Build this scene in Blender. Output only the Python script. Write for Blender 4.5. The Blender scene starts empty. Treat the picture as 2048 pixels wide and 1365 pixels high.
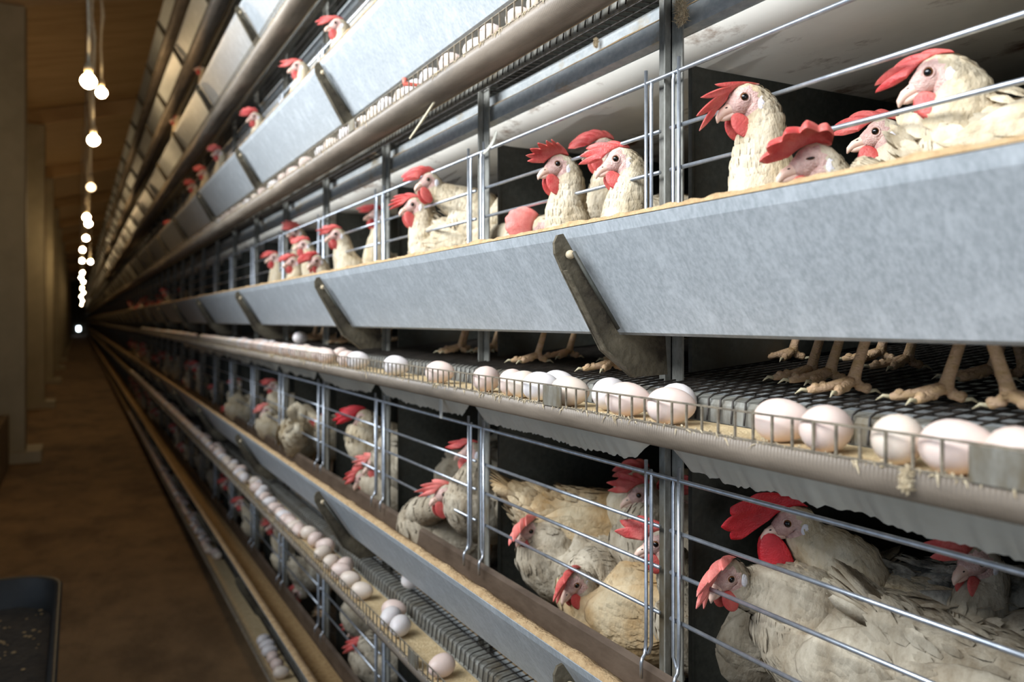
import bpy, bmesh, math, random
from mathutils import Vector, Matrix, noise as mnoise
R = math.radians
random.seed(7)
SC = bpy.context.scene
COL = SC.collection

# ------------------------------------------------------------------ camera
F = 1653.0; CX = 1024.0; HY = 640.0
HC = 1.38                       # eye height above the aisle floor
TH = math.atan(869.0 / F)       # yaw of the view away from the row direction (+Y), towards +X
CT, ST = math.cos(TH), math.sin(TH)
cd = bpy.data.cameras.new('camera'); cam = bpy.data.objects.new('camera', cd); COL.objects.link(cam)
cam.location = (0, 0, HC); cam.rotation_euler = (R(90), 0, -TH)
cd.sensor_fit = 'HORIZONTAL'; cd.sensor_width = 36.0; cd.lens = 36.0 * F / 2048.0
cd.shift_y = -(682.5 - HY) / 2048.0
cd.clip_start = 0.02; cd.clip_end = 300
cd.dof.use_dof = True; cd.dof.focus_distance = 1.10; cd.dof.aperture_fstop = 4.3
SC.camera = cam

# ------------------------------------------------------------------ world, daylight, exposure
W = bpy.data.worlds.new('world'); SC.world = W; W.use_nodes = True
bg = W.node_tree.nodes['Background']; bg.inputs[0].default_value = (0.62, 0.78, 1.0, 1); bg.inputs[1].default_value = 0.5
def area(name, loc, target, sx, sy, power, col, spread=180):
    l = bpy.data.lights.new(name, 'AREA'); l.shape = 'RECTANGLE'; l.size = sx; l.size_y = sy
    l.energy = power; l.color = col; l.spread = R(spread)
    o = bpy.data.objects.new(name, l); COL.objects.link(o); o.location = loc
    d = Vector(target) - Vector(loc); o.rotation_euler = d.to_track_quat('-Z', 'Y').to_euler()
    return o
# open side curtain beside and behind the photographer: the house's only daylight
area('daylight_side_opening', (-1.1, 1.3, HC + 1.5), (0.6, 1.35, HC + 1.1), 4.0, 1.3, 122, (0.90, 0.95, 1.0), 98)
# open door at the near end of the aisle, behind the photographer
area('daylight_near_door', (-0.25, -2.4, HC - 0.45), (0.45, 2.0, HC + 0.25), 1.2, 1.7, 22, (0.90, 0.95, 1.0))
SC.view_settings.view_transform = 'Standard'; SC.view_settings.look = 'None'
SC.view_settings.exposure = 0.0; SC.view_settings.gamma = 1.0
SC.view_settings.use_curve_mapping = False

# ------------------------------------------------------------------ pixel -> place helpers (positions measured on the photograph)
def ray(px, py):
    r = (px - CX) / F; u = (HY - py) / F
    return Vector((r * CT + ST, CT - r * ST, u))
def at_x(px, py, X):
    d = ray(px, py); d *= X / d.x
    return Vector((d.x, d.y, HC + d.z))
def at_z(px, py, zr):
    d = ray(px, py); d *= zr / d.z
    return Vector((d.x, d.y, HC + zr))

# ------------------------------------------------------------------ materials
def nt(name):
    m = bpy.data.materials.new(name); m.use_nodes = True
    t = m.node_tree; return m, t, t.nodes['Principled BSDF']
def lin(c):
    return tuple((x / 12.92 if x <= 0.04045 else ((x + 0.055) / 1.055) ** 2.4) for x in c)
def rgb(r, g, b): return lin((r / 255, g / 255, b / 255))
def mat(name, c1, c2=None, scale=8, rough=0.6, metal=0.0, bump=0.0, bscale=None, stretch=(1, 1, 1), c3=None, s3=3, t3=(0.55, 0.7), sss=0.0, detail=5, lo=0.35, hi=0.65, island=0.0):
    m, t, p = nt(name); N = t.nodes; L = t.links
    p.inputs['Roughness'].default_value = rough; p.inputs['Metallic'].default_value = metal
    if sss:
        p.inputs['Subsurface Weight'].default_value = sss
        p.inputs['Subsurface Radius'].default_value = (0.008, 0.003, 0.002); p.inputs['Subsurface Scale'].default_value = 0.6
    if c2 is None and not bump and not island:
        p.inputs['Base Color'].default_value = (*c1, 1); return m
    tc = N.new('ShaderNodeTexCoord'); mp = N.new('ShaderNodeMapping'); mp.inputs['Scale'].default_value = stretch
    L.new(tc.outputs['Object'], mp.inputs[0])
    no = N.new('ShaderNodeTexNoise'); no.inputs['Scale'].default_value = scale; no.inputs['Detail'].default_value = detail; no.inputs['Roughness'].default_value = 0.65
    L.new(mp.outputs[0], no.inputs[0])
    rp = N.new('ShaderNodeValToRGB'); rp.color_ramp.elements[0].position = lo; rp.color_ramp.elements[1].position = hi
    rp.color_ramp.elements[0].color = (*c1, 1); rp.color_ramp.elements[1].color = (*(c2 or c1), 1)
    L.new(no.outputs[0], rp.inputs[0]); col = rp.outputs[0]
    if c3:
        n3 = N.new('ShaderNodeTexNoise'); n3.inputs['Scale'].default_value = s3; n3.inputs['Detail'].default_value = 6; n3.inputs['Roughness'].default_value = 0.7
        L.new(mp.outputs[0], n3.inputs[0])
        r3 = N.new('ShaderNodeValToRGB'); r3.color_ramp.elements[0].position = t3[0]; r3.color_ramp.elements[1].position = t3[1]
        L.new(n3.outputs[0], r3.inputs[0])
        mx = N.new('ShaderNodeMix'); mx.data_type = 'RGBA'; L.new(r3.outputs[0], mx.inputs[0]); L.new(col, mx.inputs[6]); mx.inputs[7].default_value = (*c3, 1)
        col = mx.outputs[2]
    if island:
        g = N.new('ShaderNodeNewGeometry'); hv = N.new('ShaderNodeHueSaturation')
        mr = N.new('ShaderNodeMapRange'); mr.inputs[3].default_value = 1 - island; mr.inputs[4].default_value = 1 + island * 0.4
        L.new(g.outputs['Random Per Island'], mr.inputs[0]); L.new(mr.outputs[0], hv.inputs['Value']); L.new(col, hv.inputs['Color']); col = hv.outputs[0]
    L.new(col, p.inputs['Base Color'])
    if bump:
        nb = N.new('ShaderNodeTexNoise'); nb.inputs['Scale'].default_value = bscale or scale * 3; nb.inputs['Detail'].default_value = 4
        L.new(mp.outputs[0], nb.inputs[0])
        b = N.new('ShaderNodeBump'); b.inputs['Strength'].default_value = bump; b.inputs['Distance'].default_value = 0.01
        L.new(nb.outputs[0], b.inputs['Height']); L.new(b.outputs[0], p.inputs['Normal'])
    return m
M = {}
M['galv'] = mat('galvanized_sheet', rgb(160, 166, 169), rgb(186, 191, 194), 210, 0.5, 0.12, 0.02, 300, (1, 1, 0.4), rgb(206, 211, 214), 30, (0.5, 0.8))
M['galv_dark'] = mat('weathered_galvanized', rgb(112, 110, 102), rgb(146, 145, 137), 90, 0.55, 0.1, 0.05, 100, (1, 1, 0.4), rgb(96, 84, 62), 9, (0.5, 0.68))
M['galv_beam'] = mat('dusty_galvanized', rgb(168, 174, 176), rgb(196, 199, 198), 90, 0.5, 0.1, 0.05, 90, (1, 0.6, 1), rgb(168, 148, 112), 10, (0.56, 0.7))
M['wire'] = mat('zinc_wire', rgb(168, 174, 182), rgb(200, 204, 210), 60, 0.33, 0.8)
M['wire_dusty'] = mat('dusty_wire', rgb(92, 84, 72), rgb(140, 128, 108), 70, 0.75, 0.1, 0.3, 200)
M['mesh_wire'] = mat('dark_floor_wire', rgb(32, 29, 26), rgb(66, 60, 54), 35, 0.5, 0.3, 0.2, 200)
M['bracket'] = mat('dirty_bracket_steel', rgb(84, 76, 60), rgb(122, 112, 92), 28, 0.7, 0.15, 0.3, 90, (1, 1, 1), rgb(52, 44, 32), 14, (0.45, 0.62))
M['dust'] = mat('beige_feed_dust', rgb(172, 140, 100), rgb(202, 172, 130), 60, 0.95, 0, 0.6, 180)
M['feed'] = mat('mash_feed', rgb(176, 140, 92), rgb(206, 172, 122), 90, 0.95, 0, 0.8, 200)
M['rail'] = mat('ribbed_plastic_rail', rgb(116, 104, 90), rgb(150, 136, 120), 22, 0.45, 0, 0.0, None, (1, 0.2, 1), rgb(98, 90, 80), 6, (0.5, 0.75))
M['belt'] = mat('woven_egg_belt', rgb(196, 168, 124), rgb(220, 196, 152), 80, 0.9, 0, 0.5, 240)
M['white_sheet'] = mat('stained_white_plastic', rgb(214, 208, 196), rgb(228, 222, 210), 5, 0.5, 0, 0.0, None, (1.6, 0.7, 1), rgb(112, 78, 48), 6.0, (0.55, 0.68))
M['dirt'] = mat('dark_droppings', rgb(44, 38, 30), rgb(66, 56, 44), 30, 0.95, 0, 0.6, 60)
M['skirt'] = mat('torn_white_plastic', rgb(206, 202, 186), rgb(224, 220, 206), 9, 0.55, 0, 0.15, 30, (1, 0.5, 1), rgb(160, 138, 104), 9, (0.62, 0.78))
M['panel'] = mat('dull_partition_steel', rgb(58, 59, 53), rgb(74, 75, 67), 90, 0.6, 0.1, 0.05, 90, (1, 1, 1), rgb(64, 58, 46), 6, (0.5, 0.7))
M['brown_rail'] = mat('brown_stained_steel', rgb(78, 64, 52), rgb(108, 92, 78), 25, 0.55, 0.2, 0.1, 60, (1, 0.3, 1))
M['lint'] = mat('dusty_lint', rgb(172, 152, 120), rgb(206, 190, 160), 60, 1.0)
M['egg_pink'] = mat('pale_pink_eggshell', rgb(226, 200, 186), rgb(234, 212, 200), 6, 0.42, 0, 0.02, 180, sss=0.08)
M['egg_cream'] = mat('cream_eggshell', rgb(224, 205, 186), rgb(232, 216, 200), 6, 0.42, 0, 0.02, 180, sss=0.08)
M['egg_white'] = mat('white_eggshell', rgb(226, 216, 212), rgb(232, 225, 222), 6, 0.42, 0, 0.02, 180, sss=0.08)
M['feather'] = mat('cream_feathers', rgb(184, 164, 130), rgb(214, 201, 176), 26, 0.85, 0, 0.5, 110, (1, 1, 0.5), island=0.12)
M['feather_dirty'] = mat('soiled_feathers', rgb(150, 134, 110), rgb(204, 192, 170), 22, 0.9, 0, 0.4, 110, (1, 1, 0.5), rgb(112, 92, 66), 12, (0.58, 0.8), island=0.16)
M['feather_tan'] = mat('tan_stained_feathers', rgb(178, 142, 92), rgb(212, 194, 160), 11, 0.9, 0, 0.4, 110, (1, 1, 0.6), island=0.14)
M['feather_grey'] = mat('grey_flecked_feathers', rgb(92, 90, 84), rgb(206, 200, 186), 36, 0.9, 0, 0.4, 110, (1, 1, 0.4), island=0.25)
M['comb'] = mat('red_comb_skin', rgb(196, 62, 62), rgb(216, 112, 102), 40, 0.5, 0, 0.25, 420, sss=0.25)
M['comb_pink'] = mat('pink_comb_skin', rgb(222, 112, 104), rgb(236, 146, 134), 40, 0.55, 0, 0.25, 420, sss=0.25)
M['comb_deep'] = mat('deep_red_comb_skin', rgb(176, 22, 34), rgb(208, 38, 48), 40, 0.45, 0, 0.25, 420, sss=0.2)
M['skin'] = mat('grey_pink_face_skin', rgb(190, 150, 140), rgb(222, 188, 176), 120, 0.6, 0, 0.4, 500, sss=0.15)
M['beak'] = mat('horn_beak', rgb(222, 180, 160), rgb(236, 206, 186), 60, 0.4, 0)
M['lobe'] = mat('white_earlobe', rgb(222, 220, 226), rgb(236, 230, 232), 120, 0.6, 0, 0.3, 300)
M['pupil'] = mat('black_pupil', rgb(8, 8, 8), rough=0.08)
M['iris'] = mat('brown_iris', rgb(120, 74, 30), rough=0.2)
M['shank'] = mat('scaly_shank', rgb(196, 160, 112), rgb(220, 184, 150), 60, 0.6, 0, 0.5, 300, (1, 1, 2.2))
M['claw'] = mat('pale_claw', rgb(198, 186, 152), rough=0.4)
M['rubber'] = mat('black_tub_plastic', rgb(26, 24, 20), rgb(40, 36, 30), 14, 0.5, 0, 0.1, 60)
M['floor'] = mat('dusty_brown_floor', rgb(112, 88, 60), rgb(150, 120, 84), 3.2, 0.9, 0, 0.35, 26, (1, 0.6, 1), rgb(88, 66, 44), 1.3, (0.5, 0.72), detail=8)
M['pillar'] = mat('olive_grey_pillar', rgb(164, 155, 130), rgb(182, 172, 146), 2, 0.7, 0, 0.05, 20)  # grey lightened to carry the hazy glare around the bulbs
M['concrete'] = mat('brown_concrete', rgb(112, 92, 66), rgb(138, 114, 84), 5, 0.9, 0, 0.2, 40)
M['wood'] = mat('brown_roof_boards', rgb(182, 150, 108), rgb(206, 174, 128), 2.5, 0.8, 0, 0.15, 14, (0.4, 3, 1))  # brown raised too: lamp haze is put into the board colour
M['curtain'] = mat('dull_curtain_fabric', rgb(70, 66, 54), rgb(86, 80, 66), 3, 0.9)
M['cord'] = mat('dusty_white_cord', rgb(206, 194, 168), rgb(232, 222, 200), 40, 0.8)
M['socket'] = mat('white_socket', rgb(206, 190, 160), rough=0.5)
M['red_plastic'] = mat('faded_red_plastic', rgb(222, 110, 92), rough=0.5)
M['straw'] = mat('pale_straw', rgb(218, 206, 176), rough=0.8)
M['white_plastic'] = mat('white_tie_plastic', rgb(226, 222, 212), rough=0.5)
def emis(name, c, s):
    m, t, p = nt(name); p.inputs['Base Color'].default_value = (*c, 1)
    p.inputs['Emission Color'].default_value = (*c, 1); p.inputs['Emission Strength'].default_value = s
    return m
M['bulb'] = emis('glowing_bulb', (1.0, 0.71, 0.38), 190)
M['bulb_dim'] = emis('dim_bulb', (1.0, 0.70, 0.40), 6)
M['daylight'] = emis('bright_far_opening', (0.75, 0.88, 1.0), 14)

# plastic ribs on the egg rail: a wave bump along the row
def rib_bump(m):
    t = m.node_tree; N = t.nodes; L = t.links; p = N['Principled BSDF']
    tc = N.new('ShaderNodeTexCoord'); wv = N.new('ShaderNodeTexWave'); wv.bands_direction = 'Y'; wv.inputs['Scale'].default_value = 75
    L.new(tc.outputs['Object'], wv.inputs[0]); b = N.new('ShaderNodeBump'); b.inputs['Strength'].default_value = 0.15; b.inputs['Distance'].default_value = 0.002
    L.new(wv.outputs['Color'], b.inputs['Height']); L.new(b.outputs[0], p.inputs['Normal'])
rib_bump(M['rail'])
def boards(m):   # gaps between roof boards running across the house
    t = m.node_tree; N = t.nodes; L = t.links; p = N['Principled BSDF']
    tc = N.new('ShaderNodeTexCoord'); wv = N.new('ShaderNodeTexWave'); wv.wave_profile = 'SAW'; wv.bands_direction = 'Y'; wv.inputs['Scale'].default_value = 0.62
    L.new(tc.outputs['Object'], wv.inputs[0]); b = N.new('ShaderNodeBump'); b.inputs['Strength'].default_value = 0.8; b.inputs['Distance'].default_value = 0.03
    L.new(wv.outputs['Color'], b.inputs['Height']); L.new(b.outputs[0], p.inputs['Normal'])
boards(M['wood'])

# ------------------------------------------------------------------ mesh helpers
class MB:
    def __init__(s): s.v = []; s.f = []; s.m = []; s.mats = []
    def mi(s, m):
        if m not in s.mats: s.mats.append(m)
        return s.mats.index(m)
    def add(s, vs, fs, m):
        o = len(s.v); s.v += [tuple(v) for v in vs]; k = s.mi(m)
        for f in fs: s.f.append(tuple(i + o for i in f)); s.m.append(k)
    def box(s, x0, x1, y0, y1, z0, z1, m):
        vs = [(x, y, z) for x in (x0, x1) for y in (y0, y1) for z in (z0, z1)]
        s.add(vs, [(0, 1, 3, 2), (4, 6, 7, 5), (0, 4, 5, 1), (2, 3, 7, 6), (0, 2, 6, 4), (1, 5, 7, 3)], m)
    def tube(s, pts, r, m, n=6, cap=True):
        pts = [Vector(p) for p in pts]; k = len(pts)
        rs = r if isinstance(r, (list, tuple)) else [r] * k
        vs = []; side = None
        for i, p in enumerate(pts):
            t = (pts[min(i + 1, k - 1)] - pts[max(i - 1, 0)])
            t = t.normalized() if t.length > 1e-9 else Vector((0, 0, 1))
            if side is None:
                a = Vector((0, 0, 1)) if abs(t.z) < 0.9 else Vector((1, 0, 0))
                side = t.cross(a).normalized()
            else:
                side = (side - t * side.dot(t)).normalized()
            up = side.cross(t)
            for j in range(n):
                a = 2 * math.pi * j / n
                vs.append(p + (side * math.cos(a) + up * math.sin(a)) * rs[i])
        fs = [(i * n + j, i * n + (j + 1) % n, (i + 1) * n + (j + 1) % n, (i + 1) * n + j) for i in range(k - 1) for j in range(n)]
        if cap: fs += [tuple(range(n))[::-1], tuple((k - 1) * n + j for j in range(n))]
        s.add(vs, fs, m)
    def extrude(s, poly, y0, y1, m):      # closed polygon in XZ, pulled along Y
        n = len(poly)
        vs = [(x, y0, z) for x, z in poly] + [(x, y1, z) for x, z in poly]
        fs = [(i, (i + 1) % n, n + (i + 1) % n, n + i) for i in range(n)] + [tuple(range(n))[::-1], tuple(range(n, 2 * n))]
        s.add(vs, fs, m)
    def sheet(s, line, th, y0, y1, m):    # open profile in XZ with thickness, pulled along Y
        a = []; b = []; k = len(line)
        for i, (x, z) in enumerate(line):
            x0, z0 = line[max(i - 1, 0)]; x1, z1 = line[min(i + 1, k - 1)]
            dx, dz = x1 - x0, z1 - z0; l = math.hypot(dx, dz); nx, nz = -dz / l * th / 2, dx / l * th / 2
            a.append((x + nx, z + nz)); b.append((x - nx, z - nz))
        s.extrude(a + b[::-1], y0, y1, m)
    def ellipsoid(s, c, ax, m, nu=12, nv=8):   # ax: three axis vectors with their radii
        vs = []; c = Vector(c)
        for i in range(nv + 1):
            ph = math.pi * i / nv
            for j in range(nu):
                a = 2 * math.pi * j / nu
                vs.append(c + ax[0] * math.cos(a) * math.sin(ph) + ax[1] * math.sin(a) * math.sin(ph) + ax[2] * math.cos(ph))
        fs = [(i * nu + j, (i + 1) * nu + j, (i + 1) * nu + (j + 1) % nu, i * nu + (j + 1) % nu) for i in range(nv) for j in range(nu)]
        s.add(vs, fs, m)
    def data(s, name, smooth=False, doubles=False):
        me = bpy.data.meshes.new(name); me.from_pydata(s.v, [], s.f)
        for m in s.mats: me.materials.append(M[m])
        me.polygons.foreach_set('material_index', s.m)
        if doubles or True:
            bm = bmesh.new(); bm.from_mesh(me)
            if doubles: bmesh.ops.remove_doubles(bm, verts=bm.verts, dist=1e-6)
            bmesh.ops.dissolve_degenerate(bm, edges=bm.edges, dist=1e-7) if doubles else None
            bmesh.ops.recalc_face_normals(bm, faces=bm.faces); bm.to_mesh(me); bm.free()
        if smooth: me.polygons.foreach_set('use_smooth', [True] * len(me.polygons))
        me.update(); return me
    def build(s, name, parent=None, smooth=False, doubles=False):
        return link(name, s.data(name, smooth, doubles), parent)
def link(name, me, parent=None):
    o = bpy.data.objects.new(name, me); COL.objects.link(o)
    if parent: o.parent = parent
    return o
def empty(name, loc=(0, 0, 0)):
    o = bpy.data.objects.new(name, None); COL.objects.link(o); o.location = loc; o.empty_display_size = 0.05
    return o
def tag(o, label, cat, group=None, kind=None):
    o['label'] = label; o['category'] = cat
    if group: o['group'] = group
    o['kind'] = kind or 'thing'
    return o
def struct(o, label, cat): return tag(o, label, cat, None, 'structure')
def dup(o, parent=None):
    c = o.copy(); COL.objects.link(c)
    if parent: c.parent = parent
    for ch in list(o.children): dup(ch, c)
    return c
ORD = ['zeroth', 'first', 'second', 'third', 'fourth', 'fifth', 'sixth', 'seventh', 'eighth', 'ninth', 'tenth', 'eleventh', 'twelfth', 'thirteenth', 'fourteenth', 'fifteenth', 'sixteenth', 'seventeenth', 'eighteenth', 'nineteenth', 'twentieth']
TENS = ['', '', 'twenty', 'thirty', 'forty', 'fifty', 'sixty', 'seventy', 'eighty', 'ninety']
def ordinal(n):
    if n <= 20: return ORD[n]
    if n > 99: return 'hundredth' if n == 100 else 'hundred-and-' + ordinal(n - 100)
    return TENS[n // 10][:-1] + 'ieth' if n % 10 == 0 else TENS[n // 10] + '-' + ORD[n % 10]
TIER = {-1: 'bottom tier', 0: 'second tier up', 1: 'third tier up', 2: 'fourth tier up', 3: 'fifth tier up', 4: 'sixth tier up', 5: 'topmost tier'}
TS = 0.55
def tz(k): return HC + TS * (k - 1)       # height of the tier's datum
Y0, Y1 = -0.9, 80.0
P0, PS = 0.91, 0.60                      # first upright in view, spacing
POST_X = 0.73
FLOOR_X = [(0.655, -0.090), (1.33, -0.030)]
def floor_z(k, x): return tz(k) + (-0.089 + (x - 0.665) * 0.09)

# ------------------------------------------------------------------ setting
b = MB(); b.box(-1.6, 3.2, -3.0, Y1 + 0.6, -0.1, 0, 'floor'); struct(b.build('floor'), 'dusty brown concrete floor of the long aisle', 'floor')
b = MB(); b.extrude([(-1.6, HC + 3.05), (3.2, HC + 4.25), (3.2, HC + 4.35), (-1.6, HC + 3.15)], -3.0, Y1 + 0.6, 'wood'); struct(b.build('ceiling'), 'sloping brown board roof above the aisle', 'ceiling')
b = MB()
b.box(-1.25, -1.13, 3.6, Y1 + 0.6, 0, HC + 3.14, 'curtain'); b.box(-1.25, -1.13, -3.0, 3.6, 0, 0.5, 'curtain'); b.box(-1.25, -1.13, -3.0, 3.6, HC + 2.5, HC + 3.14, 'curtain')
struct(b.build('wall_left'), 'dull curtain-sided wall left of the aisle behind the pillars', 'wall')
b = MB(); b.box(-1.6, 3.2, Y1 + 0.4, Y1 + 0.6, 0, HC + 4.3, 'curtain'); struct(b.build('wall_back'), 'dark end wall at the far end of the aisle', 'wall')
b = MB(); b.box(-0.04, 0.2, Y1 + 0.36, Y1 + 0.4, HC - 0.95, HC - 0.6, 'daylight'); struct(b.build('window_1'), 'small bright opening low in the far end wall', 'window')
b = MB(); b.box(3.1, 3.2, -3.0, Y1 + 0.6, 0, HC + 4.25, 'curtain'); struct(b.build('wall_right'), 'dark wall on the far side of the cage row', 'wall')
b = MB(); b.box(-1.13, -0.56, 4.3, 8.9, 0, 0.5, 'concrete'); tag(b.build('low_wall'), 'low brown concrete ledge at the left edge before the first pillar', 'ledge')
npil = 0
for i in range(12):
    y = 9.3 + 5.5 * i; npil += 1
    e = empty('pillar', (-0.65, y, 0))
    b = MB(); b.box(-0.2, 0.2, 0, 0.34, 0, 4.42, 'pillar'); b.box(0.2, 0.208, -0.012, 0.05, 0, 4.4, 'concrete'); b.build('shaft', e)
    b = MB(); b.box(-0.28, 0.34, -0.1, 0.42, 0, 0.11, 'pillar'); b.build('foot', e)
    tag(e, f'olive grey pillar left of the aisle, {ordinal(i+1)} from the camera' if i < 5 else 'dim far pillar along the left side, beyond the fifth', 'pillar', 'pillars along the aisle')
for i in range(13):
    y = 3.85 + 5.5 * i if i == 0 else 9.4 + 5.5 * (i - 1)
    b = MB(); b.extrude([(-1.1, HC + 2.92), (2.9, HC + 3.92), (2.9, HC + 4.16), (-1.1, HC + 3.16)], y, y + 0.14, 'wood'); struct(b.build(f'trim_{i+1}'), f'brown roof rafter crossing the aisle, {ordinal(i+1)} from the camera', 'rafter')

# ------------------------------------------------------------------ cage row: things repeated on every tier
# --- feed trough
def bracket_mesh():
    b = MB(); th = 0.0025
    out = [(0.536, 0.098), (0.541, 0.108), (0.549, 0.110), (0.566, 0.085), (0.6365, -0.020), (0.712, -0.020), (0.716, -0.075), (0.656, -0.077), (0.607, -0.040), (0.548, 0.062), (0.537, 0.084)]
    n = len(out)
    vs = [(x, -th, z) for x, z in out] + [(x, th, z) for x, z in out]
    b.add(vs, [tuple(range(n)), tuple(range(n, 2 * n))[::-1]] + [(i, n + i, n + (i + 1) % n, (i + 1) % n) for i in range(n)], 'bracket')
    for (xa, za), (xb, zb) in [((0.548, 0.062), (0.607, -0.040)), ((0.607, -0.040), (0.656, -0.077))]:
        dx, dz = xb - xa, zb - za; l = math.hypot(dx, dz); nx, nz = -dz / l * 0.002, dx / l * 0.002
        vs = [(xa, -0.013, za), (xb, -0.013, zb), (xb + nx, -0.013, zb + nz), (xa + nx, -0.013, za + nz)]
        vs += [(x, 0.0, z) for x, _, z in vs]
        b.add(vs, [(0, 1, 2, 3), (4, 7, 6, 5), (0, 4, 5, 1), (1, 5, 6, 2), (2, 6, 7, 3), (3, 7, 4, 0)], 'bracket')
    return b.data('bracket', doubles=False)
BRK = bracket_mesh()
b = MB(); b.tube([(0.556, -0.016, 0.086), (0.6245, -0.016, -0.012)], 0.0028, 'panel', 8); ROD = b.data('pinch_rod', True)
b = MB(); b.ellipsoid((0.5555, -0.009, 0.083), (Vector((0.006, 0, 0)), Vector((0, 0.007, 0)), Vector((0, 0, 0.006))), 'lint', 10, 7); BOLT = b.data('bolt', True)
b = MB(); b.sheet([(0.578, 0.1155), (0.560, 0.1205), (0.555, 0.117), (0.560, 0.105), (0.6375, -0.016), (0.645, -0.019), (0.70, -0.019)], 0.0022, Y0, Y1, 'galv'); TRF = b.data('front_panel')
b = MB(); b.sheet([(0.70, -0.019), (0.708, 0.0), (0.712, 0.055), (0.720, 0.060), (0.722, 0.052)], 0.0022, Y0, Y1, 'brown_rail'); TRB = b.data('back_panel')
def crust_mesh():
    b = MB(); n = 2400; vs = []
    ys = [Y0 + (12 - Y0) * i / n for i in range(n + 1)] + [Y1]
    for y in ys:
        h = 0.0025 + 0.005 * max(0, mnoise.noise((y * 14, 0, 3))) + 0.0022 * mnoise.noise((y * 55, 1, 3)); h = max(h, 0.0010)
        vs += [(0.5535, y, 0.1185), (0.556, y, 0.1208 + h), (0.566, y, 0.1200 + h * 1.3), (0.5775, y, 0.1168 + h * 0.5), (0.578, y, 0.1145)]
    fs = [(i * 5 + j, i * 5 + j + 1, (i + 1) * 5 + j + 1, (i + 1) * 5 + j) for i in range(len(ys) - 1) for j in range(4)]
    b.add(vs, fs, 'dust'); return b.data('dust_crust', True)
CRUST = crust_mesh()
def feed_mesh():
    b = MB(); vs = []; ys = [Y0 + 0.06 * i for i in range(int((14 - Y0) / 0.06))] + [Y1]
    for y in ys:
        h = 0.012 * mnoise.noise((y * 2.4, 0, 0)) + 0.004 * mnoise.noise((y * 9, 0, 0))
        vs += [(0.6235, y, 0.012), (0.65, y, 0.017 + h), (0.68, y, 0.016 + h), (0.7055, y, 0.012)]
    fs = [(i * 4 + j, i * 4 + j + 1, (i + 1) * 4 + j + 1, (i + 1) * 4 + j) for i in range(len(ys) - 1) for j in range(3)]
    b.add(vs, fs, 'feed'); return b.data('feed', True)
FEED = feed_mesh()
# --- egg conveyor
b = MB(); b.sheet([(0.5755, -0.1155), (0.574, -0.128), (0.579, -0.139), (0.592, -0.1445), (0.610, -0.1435), (0.626, -0.137), (0.640, -0.127), (0.652, -0.1235)], 0.003, Y0, Y1, 'rail'); RAIL = b.data('rail', True)
b = MB(); b.box(0.5805, 0.658, Y0, Y1, -0.1225, -0.1205, 'belt'); BELT = b.data('belt')
def lip_mesh():
    b = MB()
    for z in (-0.0895, -0.1165): b.tube([(0.574, Y0, z), (0.574, Y1, z)], 0.0012, 'wire_dusty', 5)
    y = Y0; x = 0.574
    while y < 30:
        r = 0.00105
        vs = [(x - r, y - r, -0.118), (x + r, y - r, -0.118), (x + r, y + r, -0.118), (x - r, y + r, -0.118)]
        vs += [(a, c, -0.0885) for a, c, _ in vs]
        b.add(vs, [(0, 1, 5, 4), (1, 2, 6, 5), (2, 3, 7, 6), (3, 0, 4, 7)], 'wire_dusty'); y += 0.0245
    return b.data('wire_lip')
LIP = lip_mesh()
def lint_mesh(seed):
    rn = random.Random(seed); b = MB(); y = Y0
    while y < 7.0:
        if rn.random() < 0.9:
            k = rn.randint(2, 5)
            big = rn.random() < 0.05
            for _ in range(k * (4 if big else 1)):
                a = Vector((0.5735 + rn.uniform(-0.001, 0.006), y + rn.uniform(-0.010, 0.010), -0.1175 + rn.uniform(-0.002, 0.003)))
                d = Vector((rn.uniform(-0.5, 0.25), rn.uniform(-1, 1), rn.uniform(-1.0, 0.25))) * rn.uniform(0.003, 0.008) * (1.9 if big else 1)
                w = rn.uniform(0.0006, 0.0013)
                p1 = a + d * 0.5 + Vector((0, 0, 0.001)); p2 = a + d + Vector((0, rn.uniform(-.002, .002), -0.0015))
                b.tube([a, p1, p2], [w, w * 0.9, w * 0.2], 'lint', 4, False)
        y += rn.uniform(0.004, 0.010)
    return b.data('lint')
LINT = lint_mesh(3)
b = MB(); b.box(0.5712, 0.5728, -0.024, 0.024, -0.1175, -0.0905, 'galv_dark'); PLATE = b.data('joint_plate')
# --- wire floor
def floor_mesh(y0, y1, dy, n):
    b = MB(); y = y0
    def fz(x): return -0.089 + (x - 0.665) * 0.09
    while y < y1:
        b.tube([(1.33, y, fz(1.33)), (0.69, y, fz(0.69)), (0.672, y, fz(0.672) - 0.0005), (0.664, y, fz(0.664) - 0.004), (0.661, y, -0.1195)], 0.00135, 'mesh_wire', n, False); y += dy
    return b
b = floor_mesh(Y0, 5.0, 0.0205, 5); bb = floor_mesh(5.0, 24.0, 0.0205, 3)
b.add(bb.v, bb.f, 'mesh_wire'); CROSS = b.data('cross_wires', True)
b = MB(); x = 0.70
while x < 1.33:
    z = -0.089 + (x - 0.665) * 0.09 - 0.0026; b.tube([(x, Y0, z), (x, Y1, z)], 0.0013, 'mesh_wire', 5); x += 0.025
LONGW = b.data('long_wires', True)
b = MB(); b.sheet([(0.6665, -0.121), (0.6665, -0.100), (0.669, -0.0955), (0.700, -0.0935)], 0.002, Y0, Y1, 'galv_dark'); SUP = b.data('support_rail')
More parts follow.
